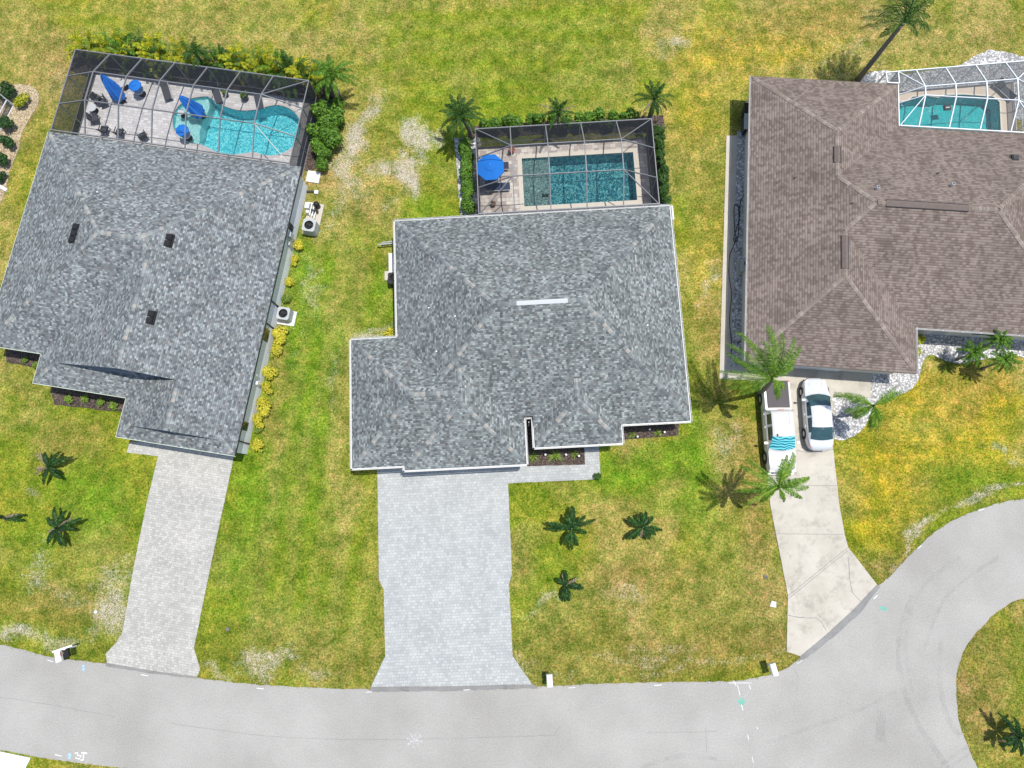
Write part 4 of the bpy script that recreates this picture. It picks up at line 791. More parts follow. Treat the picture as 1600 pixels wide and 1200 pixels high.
def ring(n, el, ln, dr, a0=0, jit_=14): return [(a0 + 360 * i / n + random.uniform(-jit_, jit_), el + random.uniform(-8, 8), ln * random.uniform(.85, 1.1), dr * random.uniform(.85, 1.2)) for i in range(n)]
# azimuth 0 = right in the photo, 90 = up
palm('coconut_palm', 'wind blown palm leaning over the rear of the pickup truck', (1206, 592), 6.8, (1187, 614),
     [(160, 25, 2.4, 1.2), (172, 20, 2.5, 1.6), (185, 5, 2.4, 1.5), (195, -10, 2.2, 1.2), (140, 35, 2.7, 1.3), (128, 40, 2.6, 1.2), (118, 30, 2.9, 1.5), (100, 50, 2.6, 1.4), (80, 40, 2.5, 1.2), (65, 30, 2.3, 1.2), (45, 40, 2.2, 1.6), (25, 20, 1.8, 1.8), (150, 10, 2.1, 1.8), (-60, 0, 1.4, 1.8), (210, -20, 1.7, 1.2), (90, 10, 2., 1.8), (110, 70, 2.2, 1.5), (55, 60, 2.2, 1.3), (-30, -10, 1.3, 1.5)], wind=(-.2, .5), group='tall wind blown palms', lw=.5, n=38, wid=.06, sag=.4, k_=1.4)
palm('coconut_palm', 'wind blown palm in front of the pickup hood beside the concrete driveway', (1216, 760), 6.0, (1207, 764),
     [(155, 30, 2.5, 1.3), (140, 35, 2.4, 1.3), (195, 10, 2.6, 1.5), (205, 5, 2.4, 1.3), (180, 30, 2.2, 1.5), (60, 30, 2.2, 1.2), (50, 20, 2.3, 1.3), (75, 45, 1.9, 1.3), (-10, 10, 2.2, 1.3), (5, 20, 2.3, 1.5), (-25, 10, 1.9, 1.4), (-60, -10, 1.4, 1.5), (230, -10, 1.6, 1.5), (100, 60, 1.8, 1.4), (20, 60, 1.8, 1.5)], wind=(.2, .2), group='tall wind blown palms', lw=.42, n=36, wid=.06, sag=.5, k_=1.12)
palm('coconut_palm', 'palm with three drooping frond clumps in the white gravel beside the sedan', (1364, 634), 3.7, (1331, 648),
     [(158, 20, 2.6, .9), (162, 8, 2.5, .9), (150, 25, 2.0, 1.2), (28, 18, 2.5, .9), (22, 5, 2.4, .9), (35, 30, 2., 1.1), (-70, 10, 2., 1.6), (-82, 0, 2.1, 1.6), (-95, 10, 1.7, 1.6), (-55, 10, 1.5, 1.7), (-75, -20, 1.6, 1.2), (-90, 30, 1.6, 1.8), (195, -15, 1.8, 1.), (205, -5, 1.6, 1.4), (215, 5, 1.5, 1.6)], group='tall wind blown palms', lw=.5, n=30, wid=.05, sag=.3, r=.1, bark='bark_pale')
palm('coconut_palm', 'tall leaning palm with a long bare trunk at the top behind the brown roof', (1413, 34), 6.3, (1341, 124),
     [(170, 10, 3.2, 1.4), (178, 0, 3.1, 1.5), (155, 20, 2.6, 1.4), (5, 0, 2.7, 1.1), (-6, 5, 2.6, 1.2), (15, 15, 2.5, 1.2), (45, 30, 2.8, 1.2), (60, 30, 3., 1.2), (75, 40, 3.1, 1.2), (90, 30, 3., 1.3), (105, 40, 2.8, 1.3), (120, 30, 2.6, 1.4), (30, 45, 2.6, 1.3), (82, 60, 2.8, 1.2), (135, 20, 2.4, 1.6), (-20, -10, 1.9, 1.2), (200, -10, 1.7, 1.2)], wind=(0, .6), mat='leaf_green', group='tall wind blown palms', lw=.6, n=36, r=.17)
palm('foxtail_palm', 'full dark green palm at the top left corner of the middle pool enclosure', (719, 181), 3.3, (738, 215), ring(13, 28, 1.9, 1.5) + ring(6, 60, 1.6, 1.3, 20), 'leaf_green', lw=.36, group='palms round the middle pool', n=26, wid=.07)
palm('foxtail_palm', 'palm with tan dead fronds at the back of the middle pool enclosure', (872, 176), 3.0, (868, 205), ring(6, 35, 1.5, 1.4, 60) + ring(4, 65, 1.2, 1., 20), 'leaf_green', lw=.28, group='palms round the middle pool', n=22, wid=.06, dry=[(25, 15, 1.6, 1.), (150, 15, 1.7, .8), (-60, 0, 1.2, 1.4), (-100, 0, 1.1, 1.5), (-130, -10, 1., 1.2)])
palm('foxtail_palm', 'arching dark palm at the top right corner of the middle pool enclosure', (1022, 156), 3.3, (1014, 187), [(150, 15, 1.7, 1.3), (165, 0, 2., 1.6), (80, 40, 1.6, 1.4), (60, 30, 1.6, 1.3), (20, 25, 1.8, 1.5), (0, 10, 1.9, 1.8), (105, 60, 1.4, 1.), (-70, 10, 1.2, 1.6), (-100, 0, 1.2, 1.5), (40, 65, 1.3, 1.1), (-25, 15, 1.4, 1.9), (130, 45, 1.4, 1.2)], 'leaf_green', lw=.3, group='palms round the middle pool', n=24, wid=.06, dry=[(-140, 0, 1.2, 1.5), (-40, -10, 1.3, 1.6)])
palm('queen_palm', 'broad fan of fronds at the right end of the left pool hedge', (518, 118), 3.2, (520, 150), ring(12, 22, 2.0, 1.5) + ring(6, 60, 1.6, 1.3, 20), 'leaf_hedge', lw=.42, group='palms along the left pool', n=26, wid=.07)
palm('queen_palm', 'dark spiky palm among the yellow arecas behind the left pool', (306, 84), 2.8, (322, 108), ring(11, 25, 1.3, 1.3) + ring(5, 60, 1.2, 1.1, 20), 'leaf_green', lw=.34, group='palms along the left pool', n=22, wid=.05, dry=[(20, 10, 1.3, 1.), (-15, 0, 1.2, 1.)])
# young palms on the lawns
for nm, lab, cp, h, bp, fr, mt_, grp, dr in [
    ('young_palm', 'largest dark young palm on the middle front lawn nearest the paver driveway', (893, 826), 1.15, (889, 826), [(95, 25, 1.35, 1.6), (70, 30, 1.5, 1.6), (10, 20, 1.7, 1.3), (-5, 10, 1.3, 1.5), (175, 20, 1.6, 1.2), (190, 10, 1.5, 1.3), (160, 20, 1.5, 1.2), (-90, 20, 1.5, 1.4), (-70, 10, 1.3, 1.5), (120, 50, 1.1, 1.6), (-110, 15, 1.2, 1.3), (40, 45, 1., 1.5)], 'leaf_dark', 'young palms on the middle front lawn', ()),
    ('young_palm', 'dark young palm on the middle front lawn with a pale bare centre', (1004, 824), 1.1, (1001, 824), [(95, 25, 1.2, 1.7), (75, 30, 1.2, 1.7), (30, 20, 1.3, 1.5), (5, 10, 1.3, 1.6), (-30, 20, 1.3, 1.6), (-60, 15, 1.2, 1.6), (150, 20, 1.3, 1.3), (215, 15, 1.3, 1.3), (235, 10, 1.1, 1.5), (125, 30, 1.2, 1.6)], 'leaf_dark', 'young palms on the middle front lawn', ((60, 30, .7, 1), (-100, 10, .7, 1))),
    ('young_palm', 'smallest young palm on the middle front lawn with tan tipped fronds', (885, 914), .7, (883, 914), [(100, 30, .9, 1.3), (-70, 20, 1., 1.3), (-95, 15, 1., 1.3), (-120, 20, .8, 1.3), (10, 25, 1., 1.2), (-15, 20, 1., 1.3), (140, 40, .7, 1.4)], 'leaf_dark', 'young palms on the middle front lawn', ((30, 25, 1., 1.1), (-20, 10, 1., 1.), (110, 20, .8, 1.2))),
    ('young_palm', 'ragged young palm high on the left front lawn with pale dry fronds', (76, 729), 1.0, (84, 733), [(60, 20, 1.2, 1.1), (20, 20, 1.7, 1.0), (35, 25, 1.3, 1.1), (-60, 20, 1.2, 1.2), (-40, 10, 1., 1.2), (-110, 10, 1.3, 1.2), (110, 30, 1., 1.2)], 'leaf_dark', 'young palms on the left front lawn', ((140, 15, 1.6, .9), (205, 10, 1.4, 1.), (190, 15, 1.2, 1.), (130, 20, 1.3, 1.))),
    ('young_palm', 'ragged dark young palm low on the left front lawn', (90, 825), 1.1, (97, 828), [(80, 20, 1.2, 1.2), (110, 25, 1.6, 1.2), (20, 15, 1.5, 1.1), (-60, 15, 1.3, 1.3), (-80, 10, 1.4, 1.2), (-120, 10, 1.5, 1.2), (10, 20, 1.1, 1.1), (150, 25, 1.1, 1.3), (-140, 10, 1., 1.2)], 'leaf_dark', 'young palms on the left front lawn', ((40, 15, 1.2, 1.), (200, 10, .9, 1.))),
    ('young_palm', 'bare leaning young palm at the left picture edge of the lawn', (4, 808), .8, (10, 811), [(5, 10, 1.2, 1.), (170, 20, 1.2, 1.2), (-10, 10, 1.1, 1.)], 'leaf_dark', 'young palms on the left front lawn', ((170, 10, 1.4, .9), (10, 20, 1., 1.))),
    ('young_palm', 'dark upright palm on the round grass island at the lower right', (1592, 1152), 1.6, (1585, 1148), [(115, 30, 1.9, 1.2), (125, 20, 1.7, 1.2), (100, 40, 1.6, 1.3), (215, 10, 1.7, 1.2), (235, 15, 1.5, 1.3), (180, 20, 1.2, 1.4), (20, 20, 1.6, 1.3), (-30, 20, 1.6, 1.3), (-80, 10, 1.5, 1.3), (60, 30, 1.6, 1.3)], 'leaf_dark', None, ((200, 5, 1.2, 1.2),))]:
    palm(nm, lab, cp, h, bp, [(a_ + random.uniform(-9, 9), e_ + random.uniform(-8, 14), l_ * random.uniform(1.1, 1.4) * (.72 if 'island' in lab else .85 if 'ragged' in lab or 'bare' in lab else 1), d_ * random.uniform(.8, 1.5)) for a_, e_, l_, d_ in fr], mt_, .09, 'palm', grp, lw=.38, n=20, wid=.1, dry=dr, sag=.6)
for lab, cp, h, mt_ in [('pygmy date palm rooted in white gravel, middle one in front of the brown roof', (1521, 551), 2.2, 'leaf_hedge'), ('pygmy date palm overlapping the gutter of the brown roof', (1561, 531), 2.5, 'leaf_hedge'), ('pygmy date palm reaching over the yellow lawn at the right', (1569, 563), 2.6, 'leaf_hedge')]:
    x, y = G(cp[0], cp[1], h); bx, by = PIX(x, y, 0)
    palm('date_palm', lab, cp, h, (float(bx) + 4, float(by)), ring(13, 20, 1.1, 1.4) + ring(7, 55, .95, 1.3, 15), mt_, .07, 'palm', 'date palms in the white gravel', lw=.26, n=20, wid=.05)

def leafmass(mb, R, H, n, leaf, seed, dens=.55):
    r = random.Random(seed); lumps = [(r.uniform(-.45, .45) * R, r.uniform(-.45, .45) * R, r.uniform(.45, .8) * H, r.uniform(.42, .62)) for _ in range(6)]
    for _ in range(n):
        lx, ly, lz, k = r.choice(lumps); u, v = r.uniform(0, 2 * pi), r.uniform(-.35, 1.); rr = r.uniform(dens, 1.) * k; s_ = math.sqrt(max(0, 1 - v * v))
        p_ = Vector((lx + R * rr * s_ * cos(u), ly + R * rr * s_ * sin(u), max(.03, lz + H * .55 * rr * v)))
        nrm = Vector((s_ * cos(u) + r.uniform(-.6, .6), s_ * sin(u) + r.uniform(-.6, .6), v + .5 + r.uniform(-.4, .4))).normalized()
        a = nrm.cross(Vector((r.uniform(-1, 1), r.uniform(-1, 1), r.uniform(-1, 1)))).normalized(); b_ = nrm.cross(a); l_ = leaf * r.uniform(.7, 1.3)
        mb.add([p_ - a * l_ * .5, p_ + b_ * l_ * .28, p_ + a * l_ * .5, p_ - b_ * l_ * .28], [(0, 1, 2, 3)])
def bush_proto(name, label, cat, R, H, n, leaf, mat, seed, group):
    t_ = thing(name, label, cat, (0, 0, 0), 0, group); mb = MB(); leafmass(mb, R, H, n, leaf, seed); mb.build('foliage', M[mat], t_)
    st = MB(); r = random.Random(seed)
    for _ in range(5): a = r.uniform(0, 6.28); st.tube([(0, 0, 0), (cos(a) * R * .2, sin(a) * R * .2, H * .35), (cos(a) * R * .45, sin(a) * R * .45, H * .7)], [.02, .015, .006], 5)
    st.build('stem', M['trunk'], t_); t_['hz'] = H * .75; return t_
def spread(protos, items):
    "items: (px, py, scale, label). first uses of each prototype move the prototype itself"
    used = set()
    for i, (px, py, s_, lab) in enumerate(items):
        k = i % len(protos); hz = protos[k]['hz'] * s_; pos = (*G(px, py, hz), 0)
        if k not in used: o = protos[k]; used.add(k); o.location = pos; o['label'] = lab; o.scale = (s_,) * 3; o.rotation_euler = (0, 0, random.uniform(0, 6))
        else: o = dup(protos[k], pos, random.uniform(0, 6), lab, s_ * random.uniform(.95, 1.05))
ORD = ['first', 'second', 'third', 'fourth', 'fifth', 'sixth', 'seventh', 'eighth', 'ninth', 'tenth', 'eleventh', 'twelfth', 'thirteenth', 'fourteenth', 'fifteenth', 'sixteenth', 'seventeenth']
def lerp_px(a, b, n, j=0): return [(a[0] + (b[0] - a[0]) * i / max(1, n - 1) + random.uniform(-j, j), a[1] + (b[1] - a[1]) * i / max(1, n - 1) + random.uniform(-j, j)) for i in range(n)]
g_ = 'yellow croton bushes along the left house wall'
spread([bush_proto('croton_bush', 'x', 'bush', .56, .7, 380, .15, 'leaf_croton', s_, g_) for s_ in (1, 2, 3)],
    [(464, 384, .95, 'topmost yellow croton on the left house wall, below the equipment slab'), (459, 406, .85, 'yellow croton second from the top on the left house wall'), (450, 439, .85, 'yellow croton just above the green shrub by the cooling unit'), (436, 517, 1.2, 'yellow croton directly below the cooling unit slab'), (434, 533, 1.25, 'middle croton of the long clump below the cooling unit'), (431, 548, 1.1, 'lowest croton of the long clump below the cooling unit'), (421, 579, 1.1, 'rounded yellow croton standing alone below the long clump'), (416, 606, 1., 'yellow croton beside the white wall lamp'), (408, 627, .95, 'small yellow croton fifth from the roof corner'), (409, 640, 1.2, 'large yellow croton fourth from the lower roof corner'), (402, 658, 1.1, 'yellow croton third from the lower roof corner'), (402, 696, 1.15, 'lowest yellow croton at the garage corner of the left house')])
spread([bush_proto('green_shrub', 'x', 'bush', .45, .55, 420, .12, 'leaf_lime', 9, 'green shrubs among the crotons')], [(445, 466, 1.05, 'green shrub just above the cooling unit on the left house wall'), (404, 671, .9, 'green shrub between the two lowest crotons')])
spread([bush_proto('garden_shrub', 'x', 'bush', .42, .5, 350, .12, m_, s_, 'shrubs in front of the left house') for m_, s_ in (('leaf_lime', 12), ('leaf_lime', 13))],
    [(36, 563, .8, 'left shrub in the upper shaded bed of the left house'), (55, 570, .8, 'right shrub in the upper shaded bed of the left house'), (106, 625, 1., 'leftmost lime shrub in the lower shaded bed of the left house'), (132, 622, .9, 'shaded shrub second in the lower bed of the left house'), (154, 629, 1., 'lime shrub third in the lower bed of the left house'), (176, 633, .9, 'rightmost lime shrub in the lower bed of the left house')])
# arecas behind the left cage
def areca(seed, hh=1.6, mat='leaf_areca', n=24, ln=1.25):
    random.seed(seed); t_ = thing('areca_palm', 'x', 'palm', (0, 0, 0), 0, 'yellow areca palms behind the left pool'); mb = MB()
    for i in range(n): a = random.uniform(0, 360); frond(mb, (.25 * cos(rad(a)), .25 * sin(rad(a)), hh * random.uniform(.4, .75)), rad(a), rad(random.uniform(25, 75)), ln * random.uniform(.75, 1.1), random.uniform(1., 1.8), .33, 16, .06, (0, 0), 0, .3)
    mb.build('crown', M[mat], t_); s_ = MB()
    for i in range(7): a = random.uniform(0, 6.28); s_.tube([(.12 * cos(a), .12 * sin(a), 0), (.25 * cos(a), .25 * sin(a), hh * .6)], .03, 6)
    s_.build('trunk', M['leaf_lime'], t_); t_['hz'] = 1.; return t_
ar = [areca(101), areca(102, 1.5, 'leaf_lime'), areca(103), areca(104, 1.5, 'leaf_hedge'), areca(105, 1.6, 'leaf_green')]; random.seed(11)
ap = lerp_px((136, 73), (290, 90), 8, 4) + lerp_px((334, 96), (500, 120), 9, 4)
spread(ar, [(x, y, random.uniform(1.1, 1.3), '%s areca palm from the left in the row behind the left pool' % ORD[i]) for i, (x, y) in enumerate(ap)])
spread([bush_proto('hedge_shrub', 'x', 'bush', .75, 1.5, 1300, .17, 'leaf_hedge', s_, 'green hedge at the right side of the left pool') for s_ in (31, 32, 33)],
    [(506, 168, 1.3, 'topmost shrub of the green hedge right of the left pool'), (524, 180, 1.2, 'outer shrub near the top of the hedge right of the left pool'), (512, 192, 1.3, 'second shrub down in the hedge right of the left pool'), (497, 203, 1.2, 'third shrub down in the hedge right of the left pool'), (514, 212, 1.25, 'fourth shrub down in the hedge right of the left pool'), (495, 224, 1.15, 'fifth shrub down in the hedge right of the left pool'), (508, 234, 1.05, 'sixth shrub down in the hedge right of the left pool'), (502, 254, .75, 'lowest shrub of the hedge right of the left pool'), (528, 160, .95, 'shrub under the broad palm at the hedge top right of the left pool')])
hm = [bush_proto('hedge_shrub', 'x', 'bush', .66, 1.3, 1000, .15, 'leaf_hedge', s_, 'clipped hedge left of the middle pool') for s_ in (41, 42, 43)]
spread(hm, [(x, y, 1., '%s shrub from the top in the hedge left of the middle pool' % ORD[i]) for i, (x, y) in enumerate(lerp_px((727, 222), (732, 322), 10, 1))])
hb = [bush_proto('hedge_shrub', 'x', 'bush', .5, 1.3, 600, .14, 'leaf_hedge', s_, 'low hedge behind the middle pool') for s_ in (51, 52)]
spread(hb, [(x, y, random.uniform(1., 1.45), '%s shrub from the left in the low hedge behind the middle pool' % ORD[i]) for i, (x, y) in enumerate(lerp_px((756, 191), (992, 178), 14, 3))])
hr = [bush_proto('hedge_shrub', 'x', 'bush', .5, 1.3, 900, .14, 'leaf_green', s_, 'dark hedge right of the middle pool') for s_ in (61, 62, 63)]
spread(hr, [(x, y, random.uniform(.9, 1.1), '%s shrub from the top in the dark hedge right of the middle pool' % ORD[i]) for i, (x, y) in enumerate(lerp_px((1029, 203), (1040, 312), 10, 2))])
spread([bush_proto('rock_bed_bush', 'x', 'bush', .85, 1.3, 1000, .18, 'leaf_dark', s_, 'dark bushes in the tan rock bed') for s_ in (71, 72)],
    [(4, 140, .95, 'dark bush above the white frame corner in the tan rock bed'), (7, 190, .85, 'dark bush below the white frame corner in the tan rock bed'), (6, 220, .85, 'third dark bush down in the tan rock bed'), (2, 247, .75, 'fourth dark bush down in the tan rock bed'), (0, 275, .6, 'lowest dark bush in the tan rock bed')])
spread([bush_proto('croton_bush', 'x', 'bush', .62, .8, 600, .16, 'leaf_areca', 77, None)], [(32, 153, 1.15, 'golden bush at the rounded end of the tan rock bed')])
def spiky(label, px, py, s_, mat, n=12, ln=.55, grp=None):
    t_ = thing('spiky_plant', label, 'plant', (*G(px, py), 0), 0, grp); mb = MB()
    for i in range(n * 2):
        a = random.uniform(0, 6.28); e = random.uniform(.3, 1.2); L_ = ln * s_ * random.uniform(.7, 1.1); d = Vector((cos(a) * cos(e), sin(a) * cos(e), sin(e))); sd = Vector((-sin(a), cos(a), 0)) * .03 * s_; m_ = d * L_ * .6; q = m_ + Vector((cos(a), sin(a), -.3)) * L_ * .5
        mb.add([-sd * .5, sd * .5, m_ + sd, m_ - sd, q], [(0, 1, 2, 3), (3, 2, 4)])
    mb.build('foliage', M[mat], t_)
for i, (x, y, s_, lab) in enumerate([(832, 713, 1., 'left spiky lime plant in the bed beside the notch of the middle house'), (867, 713, 1.15, 'large spiky lime plant in the middle of the walkway bed'), (897, 710, .8, 'right spiky lime plant in the walkway bed'), (987, 679, .7, 'left spiky plant in the narrow bed under the slate roof'), (1027, 678, .8, 'right spiky plant in the narrow bed under the slate roof')]): spiky(lab, x, y, s_, 'leaf_lime', grp='spiky plants in front of the middle house')
spiky('yellow striped spiky plant in the inner corner left of the middle house', 610, 520, 1.1, 'leaf_croton')
spread([bush_proto('round_shrub', 'x', 'bush', .33, .5, 380, .12, 'leaf_green', 81, None)], [(933, 744, 1., 'small round green shrub at the bend of the paver walkway')])
spread([bush_proto('broadleaf_shrub', 'x', 'bush', .5, .9, 260, .3, 'leaf_areca', 83, 'broadleaf shrubs at the inner corner of the brown roof')], [(1437, 528, .95, 'upper broadleaf shrub in the inner corner of the brown roof'), (1434, 549, .75, 'lower broadleaf shrub in the inner corner of the brown roof')])

# ---------------------------------------------------------------- equipment, mailboxes and small things
def slab(name, label, px, py, w, d, yaw, h=.08, mat='conc_white', grp=None): 
    o = MB().box((0, 0, h / 2 - .02), (w, d, h + .04)).build(name, M[mat]); o.location = (*G(px, py), 0); o.rotation_euler = (0, 0, rad(yaw)); return tag(o, label, 'slab', grp)
slab('concrete_slab', 'square pale slab by the screen door of the left pool enclosure', 490, 277, 1., .9, H1Y, .1)
slab('equipment_slab', 'long tan slab carrying the pool pumps beside the left house', 490, 343, 1.15, 2.55, H1Y, .08, 'walk'); slab('equipment_slab', 'pale slab under the cooling unit halfway down the left house wall', 449, 497, 1.25, 1.1, H1Y, .08, 'conc_white')
slab('step_slab', 'small pale slab at the upper right corner of the slate roof', 1046, 333, .6, 1.1, H2Y, .08); slab('equipment_slab', 'pale slab under the pipes left of the slate roof', 615, 411, .7, 1.5, H2Y, .08); slab('step_slab', 'small square slab beside the round cooling unit', 607, 431, .55, .7, H2Y, .06, 'walk'); slab('equipment_slab', 'grey slab under the cooling unit beside the brown roof', 1163, 418, 1.2, 1.2, H3Y, .06, 'walk')
slab('splash_block', 'white kerb stone at the lower end of the tan rock bed', 5, 294, .8, .25, -30, .1)
def ac(label, px, py, yaw, w=.95, hh=.95, mat='grey'):
    t_ = thing('cooling_unit', label, 'air conditioner', (*G(px, py), .075), rad(yaw), 'outdoor cooling units'); b = MB(); k = .1
    oc = lambda w_: [(-w_ / 2 + k, -w_ / 2), (w_ / 2 - k, -w_ / 2), (w_ / 2, -w_ / 2 + k), (w_ / 2, w_ / 2 - k), (w_ / 2 - k, w_ / 2), (-w_ / 2 + k, w_ / 2), (-w_ / 2, w_ / 2 - k), (-w_ / 2, -w_ / 2 + k)]
    b.wallring(oc(w), 0, hh); b.sheet(oc(w), hh, [[(cos(a) * w * .36, sin(a) * w * .36) for a in [2 * pi * i / 24 for i in range(24)]]]); b.build('casing', M[mat], t_)
    lv = MB()
    for i in range(9): z_ = .08 + i * (hh - .16) / 8; lv.wallring([(x * 1.015, y * 1.015) for x, y in oc(w)], z_, z_ + .03)
    lv.build('louvre', M['ltgrey'] if mat != 'black' else M['dark'], t_); MB().lathe([(w * .355, hh - .01), (w * .355, hh - .25), (0, hh - .25)], n=24).build('fan_shroud', M['black'], t_)
    f = MB()
    for i in range(3): a = 2 * pi * i / 3; f.add([(0, 0, hh - .15), (cos(a) * w * .33, sin(a) * w * .33, hh - .18), (cos(a + .5) * w * .34, sin(a + .5) * w * .34, hh - .12), (cos(a + .9) * w * .2, sin(a + .9) * w * .2, hh - .1)], [(0, 1, 2, 3)])
    f.lathe([(.09, hh - .16), (.09, hh - .06), (0, hh - .05)], n=12); f.build('fan', M['dark'], t_)
    g = MB(); [g.tube([(cos(a) * r_, sin(a) * r_, hh + .01) for a in [2 * pi * i / 24 for i in range(25)]], .006, 4) for r_ in (w * .12, w * .22, w * .32)]; [g.beam((-cos(a) * w * .36, -sin(a) * w * .36, hh + .015), (cos(a) * w * .36, sin(a) * w * .36, hh + .015), .01, .01) for a in (0, pi / 3, 2 * pi / 3)]; g.build('guard', M['dark'], t_)
ac('grey cooling unit at the lower end of the pool pump slab', 489, 360, H1Y); ac('grey cooling unit on its own slab halfway down the left house wall', 449, 495, H1Y, .92, .85); ac('black cooling unit half hidden under the left eave of the slate roof', 619, 441, H2Y, .85, .9, 'black'); ac('cooling unit in the shade left of the brown roof', 1164, 419, H3Y, .9, .85, 'grey')
pe = thing('pool_equipment', 'pool pump, filter and white pipes on the tan slab beside the left house', 'pool equipment', (*G(490, 330), .06), rad(H1Y))
MB().lathe([(.2, 0), (.22, .35), (.2, .6), (.1, .7), (0, .72)], (.3, .35, 0), 16).build('filter_tank', M['black'], pe, smooth=True); MB().tube([(.1, -.1, .2), (.45, -.1, .2)], .12, 12).lathe([(.1, .1), (.1, .4), (0, .42)], (.05, -.1, 0), 12).build('pump', M['dark'], pe)
MB().box((-.3, .1, .35), (.35, .45, .7)).box((-.25, -.3, .25), (.25, .22, .5)).build('control_box', M['ltgrey'], pe)
pp = MB()
for a_, b_ in (((-.45, .5), (.35, .45)), ((-.1, .5), (-.1, -.5)), ((.1, .3), (.1, -.55)), ((-.45, -.1), (.1, -.15)), ((.3, -.2), (.3, -.7))): pp.tube([(*a_, .1), (*a_, .3), (*b_, .3), (*b_, .05)], .035, 8)
pp.build('pipe', M['white'], pe)
dp = thing('drain_pipe', 'dark drain pipe with a white end block below the left pool enclosure', 'pipe', (*G(485, 300), 0), rad(-5)); MB().box((-.1, 0, .05), (.9, .13, .1)).build('pipe', M['dark'], dp); MB().box((.48, 0, .06), (.28, .28, .12)).build('end_block', M['white'], dp)
dp = thing('drain_pipe', 'pair of grey pipes sticking out from the left eave of the slate roof', 'pipe', (*G(608, 385), 0), rad(4)); MB().tube([(-.75, 0, .5), (.6, .02, .5)], .05, 8).tube([(-.45, .15, .5), (.6, .17, .5)], .04, 8).build('pipe', M['grey'], dp); MB().beam((-.5, .02, 0), (-.5, .02, .5), .04, .04).beam((.2, .17, 0), (.2, .17, .5), .04, .04).build('support', M['dark'], dp)
pu = thing('pool_equipment', 'small pump under the left eave of the slate roof', 'pool equipment', (*G(619, 402), .06), rad(H2Y)); MB().lathe([(.17, 0), (.17, .45), (.1, .5), (0, .5)], n=14).build('filter_tank', M['black'], pu); MB().tube([(.1, -.6, .2), (0, -.2, .2), (0, 0, .3)], .05, 8).box((0, -.45, .2), (.25, .4, .3)).build('pump', M['dark'], pu)
# yard bin, trellis and cable in the shade left of the brown roof
bn = thing('wheelie_bin', 'dark bin and stool in the shade at the upper left corner of the brown roof', 'bin', (*G(1164, 180), 0), rad(H3Y)); MB().add([(-.28, -.3, 0), (.28, -.3, 0), (.28, .3, 0), (-.28, .3, 0), (-.33, -.36, 1.), (.33, -.36, 1.), (.33, .36, 1.), (-.33, .36, 1.)], [(0, 1, 5, 4), (1, 2, 6, 5), (2, 3, 7, 6), (3, 0, 4, 7)]).build('body', M['dark'], bn); MB().box((0, 0, 1.02), (.7, .76, .05)).build('lid', M['black'], bn)
sh = thing('storage_rack', 'dark slatted rack standing on the gravel below the bin', 'rack', (*G(1165, 200), 0), rad(H3Y)); [MB().box((-.3 + .15 * i, 0, .45), (.04, 1.3, .9)).build('slat', M['charcoal'], sh) for i in range(5)]; MB().box((0, 0, .93), (.75, 1.3, .04)).build('top', M['grey'], sh)
def cable(label, pts, r=.02, mat='black', cat='hose'):
    P_ = spline([G3(*p, .04) for p in pts], 8); o = MB().tube(P_, r, 6).build('garden_hose', M[mat]); return tag(o, label, cat)
cable('looped dark hose lying along the gravel strip left of the brown roof', [(1166, 300), (1157, 315), (1155, 340), (1150, 360), (1146, 375), (1152, 375), (1155, 340), (1152, 320), (1147, 325), (1148, 360), (1150, 372), (1146, 385), (1140, 400), (1139, 430), (1143, 460), (1140, 500), (1143, 540), (1142, 560)], .028)
cable('short coil of dark hose at the lower left corner of the brown roof', [(1152, 538), (1156, 533), (1160, 540), (1155, 545), (1158, 548), (1162, 545)], .03)
def mailbox(label, px, py, yaw, arm=False):
    t_ = thing('mailbox', label, 'mailbox', (*G(px, py), 0), rad(yaw), 'white kerbside mailboxes'); MB().box((0, .1, .5), (.1, .1, 1.)).box((0, 0, .92), (.09, .55, .08)).build('post', M['white'], t_)
    n = 10; pr = [(.2 * cos(pi * i / n), .16 * sin(pi * i / n) + .18) for i in range(n + 1)] + [(-.2, 0), (.2, 0)]; vs = [(x, y, .98 + z) for y in (-.38, .38) for x, z in pr]; k = len(pr)
    MB().add(vs, [(i, (i + 1) % k, k + (i + 1) % k, k + i) for i in range(k)] + [tuple(range(k)), tuple(range(2 * k - 1, k - 1, -1))]).build('box', M['white'], t_); MB().box((0, -.385, 1.14), (.34, .02, .28)).build('door', M['ltgrey'], t_); MB().box((.215, .05, 1.2), (.015, .25, .05)).build('flag', M['red'], t_)
    if arm: MB().box((.45, .36, 1.3), (1.35, .12, .05)).build('arm_board', M['white'], t_); MB().box((.55, .3, .65), (.1, .1, 1.3)).build('board_post', M['white'], t_); MB().box((.55, 0.05, 1.05), (.3, .6, .25)).build('paper_box', M['black'], t_)
mailbox('white mailbox beside the wide middle paver driveway', 858, 1057, 3); mailbox('white mailbox left of the curved concrete driveway', 1200, 1040, 14); mailbox('white mailbox with a long cross board left of the left driveway', 108, 1020, 18, True)
def small(name, label, cat, px, py, f, mat, z=0): o = f.build(name, M[mat]); o.location = (*G(px, py), z); return tag(o, label, cat)
small('valve_cover', 'round white valve cover on the bare patch beside the left driveway', 'cover', 150, 956, MB().lathe([(.13, 0), (.13, .06), (.08, .1), (0, .11)], n=14), 'gutter')
small('marker_flag', 'crumpled white cover lying in dry grass left of the concrete driveway', 'cover', 1207, 945, MB().add([(-.2, -.1, .02), (.22, -.18, .03), (.25, .2, .05), (-.05, .25, .02), (.02, .03, .16)], [(0, 1, 4), (1, 2, 4), (2, 3, 4), (3, 0, 4)]), 'white')
small('stone', 'grey stone half buried in the lawn right of the left driveway', 'stone', 356, 983, MB().lathe([(.14, 0), (.15, .05), (.09, .1), (0, .11)], n=7), 'trunk')
